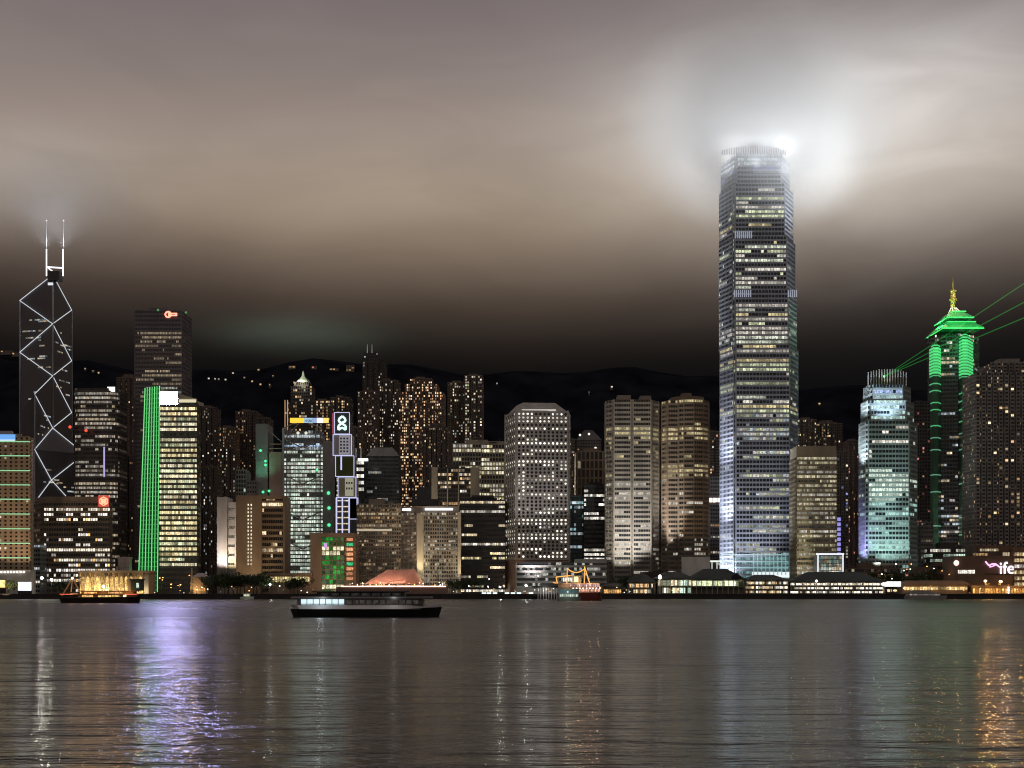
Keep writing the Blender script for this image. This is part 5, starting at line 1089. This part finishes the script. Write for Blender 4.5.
for a, b, Y, yt, lab in ((905, 955, 1380, 573.5, 'brown flat roofed terminal hall behind the long shed'), (848, 900, 1390, 569, 'low dark hall behind the long ferry pier'), (930, 958, 1400, 566, 'low dark brown hall beneath the green lit podium')):
    root = tower('low_hall', lab, 'building', [(rect(a, b, Y, 24), Z(yt, Y))], mat('terminal_brown', (.15, .105, .08)), dict(fh=5, bay=3, sp=.45, dep=.3, pw=.5), office(int(a), (.3, .5, .2), (WARM, WARMW, (1, .4, .3)), .5, .4, .3), merged=True, seed=int(a))
for k in range(10):
    root = thing('pole_sign', 'small red and white lit pole sign on the quay by the terminal', 'sign', (X(1008.5, 1302), 1302, 4)) if k == 0 else root
    if k < 4: m = MB(); m.ball((X(1008.5, 1302), 1302, Z(595-k*2.6, 1302)), 1.0); part('lamp', m, em('lamp_pinkwhite', (1, .75, .78), 1.4) if k % 2 else WLMP, root)
m = MB(); m.tube((X(1008.5, 1302), 1302.5, 4), (X(1008.5, 1302), 1302.5, Z(586, 1302)), .3); part('pole', m, POLE, root)
root = thing('quay_arcade', 'orange lit arcade at the water edge under the roof lettering', 'arcade', (X(998, 1300), 1304, 4)); m = MB(); m.box(X(972, 1304), X(1050, 1304), 1304, 1316, 4, 10.5); m.box(X(970, 1302), X(1052, 1302), 1301, 1318, 10.5, 11.4); part('wall', m, mat('terminal_brown', (.15, .105, .08)), root)
for k in range(26): q = r6.uniform(.3, 1.1); m = MB(); px = 973+k*2.9; m.box(X(px, 1304), X(px+2, 1304), 1303.6, 1303.85, 5, 9, (q, q*.45, q*.10)); part('window', m, WIN, root)
for px in (976, 990, 1006, 1018): point((X(px, 1302), 1297.5, 8), 2e3, (1, .5, .15), .4)
for px in (915, 935, 955): point((X(px, 1306), 1301, 9), 700, (1, .6, .25), .4)

for k in range(90):
    px = r6.choice((r6.uniform(150, 330), r6.uniform(440, 560), r6.uniform(600, 690), r6.uniform(860, 1020))); Y = 1296+r6.random()*20
    hot = r6.random() < .5; lamp_post(px, Y, r6.uniform(586, 593.2), 'low promenade lamp on the quay, one of many tiny lights', r6.choice((SOD, WLMP, em('lamp_soft', (1, .7, .4), 2.0))), 'low promenade lamps along the quay', 0, r=r6.uniform(.22, .5), arm=False)
# ------------------------------------------------------------------ trees
LEAF = mat('leaf_green', (.035, .060, .028), .7, 0, .45, .5, .3); LEAFB = mat('leaf_green_light', (.06, .09, .03), .7, 0, .45, .5, .3)
def tree_mesh(seed, h, w):
    r = random.Random(seed); t = MB(); t.tube((0, 0, 0), (.2, 0, h*.4), .28, .2, n=6)
    for k in range(5): a = k*1.3; t.tube((.2, 0, h*.34), (w*.35*math.cos(a), w*.35*math.sin(a), h*.66), .13, .05, n=4)
    c = MB(); cl = [(r.gauss(0, w*.24), r.gauss(0, w*.24), h*r.uniform(.42, .86), w*r.uniform(.16, .30)) for _ in range(13)]
    for x0, y0, z0, rr_ in cl:
        for _ in range(60):
            d = Vector((r.gauss(0, 1), r.gauss(0, 1), r.gauss(0, .8))).normalized()*rr_*(r.random()**.4); p = Vector((x0, y0, z0))+d
            u = Vector((r.gauss(0, 1), r.gauss(0, 1), r.gauss(0, 1))).normalized(); v = u.orthogonal().normalized(); s_ = r.uniform(.22, .5)
            c.face([p-u*s_, p+v*s_*.6, p+u*s_, p-v*s_*.6])
    def mk(mb_, nm, mt):
        me = bpy.data.meshes.new(nm); me.from_pydata(mb_.v, [], mb_.f); me.materials.append(mt); return me
    return mk(t, 'trunk', BARK), mk(c, 'crown', LEAFB if seed % 3 == 0 else LEAF)
TM = [tree_mesh(k, 9.5+k*.8, 9+k*.5) for k in range(5)]
def tree(px, Y, s_, lab, group, k):
    root = thing('tree', lab, 'tree', (X(px, Y), Y, 4), group); root.scale = (s_, s_, s_); root.rotation_euler.z = k*1.7
    for nm, me in zip(('trunk', 'crown'), TM[k % 5]):
        o = bpy.data.objects.new(nm, me); C.objects.link(o); o.parent = root
r7 = random.Random(6)
for k in range(16): tree(208+k*4.1+r7.uniform(-1, 1), 1303+r7.random()*14, r7.uniform(1.35, 1.75), 'dark leafy tree in the dense row below the brown civic block', 'dense dark trees below the brown civic block', k)
for k, px in enumerate((290, 294, 298, 302, 8, 14, 58, 64, 70)): tree(px, 1304+r7.random()*6, r7.uniform(1.2, 1.6) if px > 100 else 1.1, 'dark tree on the quay before the yellow lit arcade' if px > 100 else 'dark tree on the quay near the white floodlight masts', 'dark trees before the yellow lit arcade' if px > 100 else 'trees near the white floodlight masts', k)
for k, px in enumerate((452, 459, 466, 474, 479, 574, 583, 626, 634, 642)): tree(px, 1306+r7.random()*8, r7.uniform(1.0, 1.5), 'dark tree on the quay below the near black office block' if px < 500 else 'dark tree on the quay near the lantern ferry', 'quay trees below the near black office block' if px < 500 else 'quay trees near the lantern ferry', k)
for k in range(14): tree(850+k*6.2+r7.uniform(-2, 2), 1392-r7.random()*30, r7.uniform(1.4, 2.1), 'dark tree massed at foot of the finned teal tower', 'dark trees at foot of the finned teal tower', k)

# ------------------------------------------------------------------ laser beams from the finned tower
LAS = bpy.data.materials.new('laser_beam'); LAS.use_nodes = True; n = LAS.node_tree.nodes; l = LAS.node_tree.links; n.clear()
e_ = n.new('ShaderNodeEmission'); e_.inputs[0].default_value = (.05, 1, .12, 1); e_.inputs[1].default_value = .055; t_ = n.new('ShaderNodeBsdfTransparent'); mx = n.new('ShaderNodeAddShader'); o_ = n.new('ShaderNodeOutputMaterial')
l.new(e_.outputs[0], mx.inputs[0]); l.new(t_.outputs[0], mx.inputs[1]); l.new(mx.outputs[0], o_.inputs[0]); LAS.cycles.emission_sampling = 'NONE'
s0 = V(884, 376.5, 1424)
for px, py, lab in ((1100, 233, 'steepest thin green laser beam from the finned teal tower'), (1100, 262, 'middle thin green laser beam crossing the green lit tower'), (1100, 286, 'lowest thin green laser beam reaching to the right edge')):
    m = MB(); tgt = V(px, py, 1330); m.tube(s0-Vector(s0), tgt-Vector(s0), .35, .55, n=6)
    me_o = thing('laser_beam', lab, 'laser beam', tuple(s0)); bm_ = MB(); bm_.tube(s0, tgt, .35, .60, n=6); part('beam', bm_, LAS, me_o)
    q = MB(); q.ball(s0+Vector((0, -.5, 0)), .9); part('lens', q, em('laser_lens', (.1, 1, .2), 3.0), me_o)

# ------------------------------------------------------------------ boats
def hull(x0, x1, Y, beam, z0, z1, bow=.16, stern=.05, flare=.8):
    m = MB(); L_ = x1-x0; pts = [(0, .35), (stern, 1), (1-bow*2, 1), (1-bow, .8), (1-bow*.35, .35), (1, .02)]
    up = []; lo = []
    for t, w in pts: up.append((x0+L_*t, w*beam/2)); lo.append((x0+L_*(.5+(t-.5)*.95), w*beam/2*flare))
    U = [(px, Y-w) for px, w in up]+[(px, Y+w) for px, w in reversed(up)]; D = [(px, Y-w) for px, w in lo]+[(px, Y+w) for px, w in reversed(lo)]
    n = len(U)
    def zt(i): t = (U[i][0]-x0)/L_; return z1+(z1-z0)*.25*max(0, t-.7)**1.2*3
    for i in range(n): j = (i+1) % n; m.face([(*D[i], z0), (*D[j], z0), (*U[j], zt(j)), (*U[i], zt(i))])
    m.face([(*U[i], zt(i)) for i in range(n)]); return m
# dark moored ferry on the left
Yq = 845; q_ = lambda px: X(px, Yq); qz = lambda py: Z(py, Yq)
root = thing('moored_ferry', 'long dark hulled ferry lit orange along its decks, small mast at bow', 'ferry', (X(101, Yq), Yq, 0))
m = hull(q_(141), q_(60), Yq, -9, -.6, qz(597.3)) if False else hull(q_(60), q_(141), Yq, 9, -.6, qz(597.5), .06, .08); part('hull', m, BLACK, root)
m = MB(); m.box(q_(80), q_(136), Yq-3.6, Yq+3.6, qz(597.5), qz(594.4)); m.box(q_(79), q_(137), Yq-4.2, Yq+4.2, qz(594.4), qz(593.8)); part('lower_deck', m, mat('deck_brown', (.25, .15, .08)), root)
m = MB(); m.box(q_(83), q_(135), Yq-3.0, Yq+3.0, qz(593.8), qz(591.4)); m.box(q_(80), q_(138), Yq-3.8, Yq+3.8, qz(591.4), qz(590.7)); part('upper_deck', m, mat('deck_brown', (.25, .15, .08)), root)
for a, b, y0, y1, c, q in ((84, 96, 595, 597, (1, .55, .2), 1.2), (100, 113, 595.3, 597, (1, .62, .22), 1.2), (113.5, 122, 595, 597, (1, .7, .2), .8), (125, 129, 594.8, 597, (1, .9, .6), 1.8), (86, 99, 592, 593.5, (1, .45, .14), 1.5), (110, 125, 592, 593.5, (1, .5, .2), 1.2)):
    m = MB(); yy = Yq-3.75 if y0 > 594 else Yq-3.15; n_ = int((b-a)/1.6)
    for i in range(n_): k = q*r6.uniform(.5, 1.2); m.box(q_(a+i*1.6), q_(a+i*1.6+1.25), yy-.1, yy, qz(y1), qz(y0), tuple(v*k for v in c))
    part('window_row', m, WIN, root)
m = MB(); m.box(q_(132), q_(143), Yq-2.4, Yq+2.4, qz(590.7), qz(580)); m.box(q_(131), q_(144), Yq-3, Yq+3, qz(580), qz(579)); part('wheelhouse', m, mat('dark_green_paint', (.05, .07, .06)), root)
m = MB(); m.box(q_(137.5), q_(140), Yq-2.6, Yq-2.45, qz(588), qz(583), (.5, .6, .5)); part('window', m, WIN, root)
m = MB(); m.tube((q_(130.5), Yq, qz(591)), (q_(129), Yq, qz(578.5)), 1.5, 1.2, n=8); part('funnel', m, CREAM, root)
m = MB(); m.tube((q_(62), Yq, qz(596)), (q_(72), Yq, qz(579)), .35, n=5); m.tube((q_(72), Yq-1.8, qz(592)), (q_(72.5), Yq, qz(578)), .35, .3, n=5); m.tube((q_(79), Yq+1.8, qz(592)), (q_(72.5), Yq, qz(578)), .4, .3, n=5); m.tube((q_(72.5), Yq, qz(579)), (q_(82), Yq, qz(582)), .22, n=5); m.tube((q_(71), Yq-1.5, qz(594)), (q_(79), Yq-1.5, qz(594)), .5, n=5); part('mast', m, mat('lit_mast_paint', (.65, .42, .26)), root)
m = MB(); m.ball((q_(72.3), Yq, qz(578.3)), .75); part('mast_lamp', m, em('mast_lamp_warm', (1, .75, .5), 3.0), root)
m = MB(); 
for a, b in ((62, 75), (127, 139)): m.box(q_(a), q_(b), Yq-4.6, Yq-4.45, qz(594.6), qz(593.9))
part('red_light_strip', m, em('red_strip', (1, .12, .05), 1.1), root)
for px, w in ((75, 350), (88, 350), (105, 450), (120, 350), (130, 350)): point((q_(px), Yq-6, qz(590)), w, (1, .55, .22), .3)

# lantern ferry in the middle
Yl = 1060; l_ = lambda px: X(px, Yl); lz = lambda py: Z(py, Yl)
root = thing('lantern_ferry', 'ferry strung with orange lights between two masts, dark red hull', 'ferry', (X(580, Yl), Yl, 0))
part('hull', hull(l_(557), l_(602.5), Yl, 9, -.5, lz(593.3), .05, .06), REDP, root)
for a, b, y0, y1, ins, nm in ((560, 601, 593.3, 588.4, .8, 'main_deck'), (558, 598, 587.4, 584, 1.2, 'upper_deck')):
    m = MB(); m.box(l_(a), l_(b), Yl-4+ins, Yl+4-ins, lz(y0), lz(y1)); m.box(l_(a-2), l_(b+1), Yl-4.3, Yl+4.3, lz(y1), lz(y1)+.5); part(nm, m, mat('ferry_cream', (.45, .38, .30)), root)
m = MB(); m.box(l_(571), l_(581), Yl-2.5, Yl+2.5, lz(583.6), lz(576.5)); m.box(l_(570), l_(582), Yl-2.9, Yl+2.9, lz(576.5), lz(575.6)); part('wheelhouse', m, CREAM, root)
m = MB(); 
for i in range(6): m.box(l_(563+i*1.6), l_(564.2+i*1.6), Yl-2.7, Yl-2.55, lz(581.5), lz(577.6), (1.0, .9, .75))
part('window_row', m, WIN, root)
m = MB(); m.box(l_(574), l_(578), Yl-2.75, Yl-2.55, lz(581.5), lz(576.8)); part('bright_window', m, em('wheelhouse_glow', (1, .92, .35), 1.8), root)
for yy, q, c in ((590.5, .9, (1, .5, .35)), (585.6, .7, (1, .6, .6))):
    m = MB()
    for i in range(17): k = q*r6.uniform(.3, 1.5); m.box(l_(570+i*1.75), l_(571.2+i*1.75), Yl-3.4, Yl-3.25, lz(yy+1), lz(yy-1.2), tuple(v*k for v in c))
    part('window_row', m, WIN, root)
ORG_ = em('orange_string', (1, .40, .06), 1.6); m = MB()
m.tube((l_(566.8), Yl, lz(584)), (l_(567.4), Yl, lz(567.8)), .42, .3); m.tube((l_(584.3), Yl, lz(584)), (l_(584.6), Yl, lz(566.3)), .42, .3); part('mast', m, em('orange_mast', (1, .42, .08), 1.0), root)
def string(pts, nm='light_string'):
    m = MB()
    for p, q in zip(pts, pts[1:]): m.tube((l_(p[0]), Yl-.5, lz(p[1])), (l_(q[0]), Yl-.5, lz(q[1])), .30, n=5)
    part(nm, m, ORG_, root)
string([(567.5+k*1.72, 568.5+4*(1-((k-5)/5)**2)) for k in range(11)]); string([(556, 577), (566, 576), (572, 575.5)]); string([(556, 577), (557.2, 583)]); string([(553, 582.5), (560, 583.8), (580, 583.6), (598, 583.4)]); string([(584.6, 567), (589.5, 583)]); string([(597, 584), (601, 588.4)])
m = MB()
for k in range(9): m.ball((l_(573+k*3.3), Yl-4.4, lz(588.4)), .55)
part('deck_lamps', m, em('deck_pinkwhite', (1, .72, .66), 2.2), root)
for px, w in ((567, 500), (578, 700), (590, 700), (598, 400)): point((l_(px), Yl-7, lz(584)), w, (1, .6, .35), .3)
Ym = 1030; m_ = lambda px: X(px, Ym); mz = lambda py: Z(py, Ym)
root = thing('white_launch', 'small pale green white launch in front of the lantern ferry', 'launch', (X(568, Ym), Ym, 0))
part('hull', hull(m_(557), m_(581), Ym, 5, -.4, mz(597.3), .07, .06), mat('launch_hull', (.30, .34, .30)), root)
m = MB(); m.box(m_(558.5), m_(579), Ym-2, Ym+2, mz(597.3), mz(589.5)); m.box(m_(557.5), m_(580), Ym-2.3, Ym+2.3, mz(589.5), mz(588.6)); part('cabin', m, mat('launch_cabin', (.42, .48, .44)), root)
m = MB()
for i in range(9): q = r6.uniform(.3, .9); m.box(m_(560+i*2), m_(561.3+i*2), Ym-2.2, Ym-2.05, mz(596.6), mz(594.4), (q*.85, q, q*.85))
for i in range(5): m.box(m_(560+i*3.4), m_(562.4+i*3.4), Ym-2.2, Ym-2.05, mz(592.6), mz(590.6), (.03, .10, .13))
part('window_row', m, WIN, root); point((m_(568), Ym-8, 6), 350, (.8, 1, .85), .3)
root = thing('pale_motor_launch', 'small pale motor launch moored below the dark trees', 'launch', (X(247, 1270), 1270, 0)); part('hull', hull(X(240, 1270), X(254, 1270), 1270, 3.5, -.3, 2.0, .2, .05), WHITEP, root); m = MB(); m.box(X(243.5, 1270), X(250, 1270), 1269, 1271, 2.0, 4.4); m.box(X(243, 1270), X(250.5, 1270), 1268.8, 1271.2, 4.4, 4.7); part('cabin', m, WHITEP, root); m = MB(); m.box(X(244, 1270), X(249.5, 1270), 1268.85, 1268.95, 2.8, 4.0, (.6, .65, .45)); part('window', m, WIN, root); m = MB(); m.tube((X(247, 1270), 1270, 4.7), (X(247, 1270), 1270, 9), .12); part('mast', m, POLE, root); point((X(247, 1270), 1265, 5), 120, (.9, 1, .7), .2)
root = thing('moored_ferry', 'long grey white ferry moored beside the long terminal shed', 'ferry', (X(925, 1276), 1276, 0)); part('hull', hull(X(904, 1276), X(947, 1276), 1276, 7, -.4, 2.6, .1, .06), mat('ferry_grey', (.35, .35, .35)), root); m = MB(); m.box(X(906, 1276), X(940, 1276), 1273.6, 1278.4, 2.6, 5.0); m.box(X(905, 1276), X(941, 1276), 1273, 1279, 5.0, 5.4); m.box(X(910, 1276), X(930, 1276), 1274.2, 1277.8, 5.4, 7.2); part('cabin', m, mat('ferry_grey', (.35, .35, .35)), root); m = MB(); 
for i in range(14): q = r6.uniform(.05, .4); m.box(X(907+i*2.3, 1276), X(908.7+i*2.3, 1276), 1273.35, 1273.5, 3.3, 4.5, (q, q*.85, q*.7))
part('window_row', m, WIN, root)
# low ferry crossing in front
Yo = 372; o2 = lambda px: X(px, Yo); oz = lambda py: Z(py, Yo)
root = thing('harbour_launch', 'low dark harbour ferry crossing open water, one brightly lit white cabin', 'ferry', (X(366, Yo), Yo, 0))
part('hull', hull(o2(291), o2(442), Yo, 8, -.5, oz(608.8), .12, .05), BLACK, root)
m = hull(o2(291), o2(442), Yo, 6.7, oz(608.9), oz(604.8), .12, .05, 1.24); part('gunwale', m, mat('grey_gunwale', (.80, .80, .80)), root)
m = MB(); m.box(o2(299), o2(424), Yo-3.2, Yo+3.2, oz(605.6), oz(598.3)); part('cabin', m, mat('launch_grey', (.16, .155, .15), .5), root)
m = MB(); m.box(o2(293), o2(432), Yo-3.9, Yo+3.9, oz(598.3), oz(596.6)); part('roof', m, mat('launch_roof_grey', (.3, .29, .28), .6), root)
m = MB(); m.box(o2(318), o2(405), Yo-2.6, Yo+2.6, oz(596.6), oz(592.2)); m.box(o2(314), o2(410), Yo-3.2, Yo+3.2, oz(592.2), oz(591.2)); part('upper_cabin', m, mat('launch_dark', (.03, .027, .026), .5), root)
for k in range(7): m = MB(); m.box(o2(303+k*6.2), o2(308.3+k*6.2), Yo-3.42, Yo-3.25, oz(604.2), oz(599.2)); part('lit_window', m, em('cabin_glow', (.72, .92, 1), 1.0), root)
for k in range(11): m = MB(); m.box(o2(348+k*6.6), o2(353+k*6.6), Yo-3.42, Yo-3.25, oz(604), oz(600), (.035, .03, .026)); part('window', m, WIN, root)
for k in range(8): m = MB(); m.box(o2(322+k*10.2), o2(330+k*10.2), Yo-2.82, Yo-2.65, oz(595.6), oz(593), (.015, .014, .013)); part('window', m, WIN, root)
m = MB(); m.tube((o2(396), Yo, oz(591)), (o2(396), Yo, oz(584)), .09); m.tube((o2(300), Yo, oz(597)), (o2(298), Yo, oz(590)), .07); part('mast', m, POLE, root)
m = MB()
for k in range(30): m.tube((o2(294+k*4.6), Yo-3.7, oz(605.4)), (o2(294+k*4.6), Yo-3.7, oz(603.2)), .035, n=4)
m.tube((o2(294), Yo-3.7, oz(603.2)), (o2(428), Yo-3.7, oz(603.2)), .035, n=4); part('railing', m, POLE, root)
for px in (325, 395): point((o2(px), Yo-4.6, oz(598.6)), 22, (.95, .97, 1), .2, 'deck_lamp')  # added fill lamps to brighten the gunwale, no fixtures on the boat
point((o2(322), Yo-5.5, oz(602)), 60, (.75, .92, 1), .2)

# ------------------------------------------------------------------ low cloud lit mainly by added lamps without fixtures
def cloud(c, rad, dens, seed, lab):
    bpy_m = MB(); bpy_m.ball((0, 0, 0), 1, 20)
    o = bpy_m.build('low_cloud', [], None); o.location = c; o.scale = rad; o['kind'] = 'stuff'; o['label'] = lab
    mt = bpy.data.materials.new('cloud_vapour'); mt.use_nodes = True; n = mt.node_tree.nodes; l = mt.node_tree.links; n.clear()
    v = n.new('ShaderNodeVolumePrincipled'); v.inputs['Color'].default_value = (.97, .97, .97, 1); v.inputs['Anisotropy'].default_value = .0
    t = n.new('ShaderNodeTexCoord'); ln = n.new('ShaderNodeVectorMath'); ln.operation = 'LENGTH'; l.new(t.outputs['Object'], ln.inputs[0])
    nz = n.new('ShaderNodeTexNoise'); nz.inputs['Scale'].default_value = 1.5; nz.inputs['Detail'].default_value = 2; mp = n.new('ShaderNodeMapping'); mp.inputs['Location'].default_value = (seed, seed*2, 0); mp.inputs['Scale'].default_value = (1, 1, 1.3)
    l.new(t.outputs['Object'], mp.inputs[0]); l.new(mp.outputs[0], nz.inputs['Vector'])
    def mm(op, a, b=None, cl=False):
        k = n.new('ShaderNodeMath'); k.operation = op; k.use_clamp = cl
        for i, q in enumerate((a, b)):
            if q is None: continue
            if hasattr(q, 'links'): l.new(q, k.inputs[i])
            else: k.inputs[i].default_value = q
        return k.outputs[0]
    fall = mm('SUBTRACT', 1, ln.outputs['Value'], True)
    fall = mm('POWER', fall, 1.6)
    d = mm('MULTIPLY', fall, mm('ADD', .35, mm('MULTIPLY', nz.outputs['Fac'], 1.3)))
    l.new(mm('MULTIPLY', d, dens), v.inputs['Density']); ou = n.new('ShaderNodeOutputMaterial'); l.new(v.outputs[0], ou.inputs['Volume'])
    mt.cycles.volume_step_rate = 1.0 if hasattr(mt.cycles, 'volume_step_rate') else 1
    o.data.materials.append(mt); return o
cloud(V(759, 120, 1445), (150, 130, 108), .034, 3, 'glowing low cloud wrapped round the crown of the tallest skyscraper')
cloud(V(56, 200, 1695), (110, 100, 75), .008, 9, 'faint low cloud glowing round the twin masts')
for px in (46.5, 63): flood(V(px, 248, 1690), V(px+(px-55)*.5, 200, 1690), 6.5e4, (.9, .92, 1), 120, 3, 'mast_floodlight')

for o in ORGS:
    if 'org' in o: del o['org']
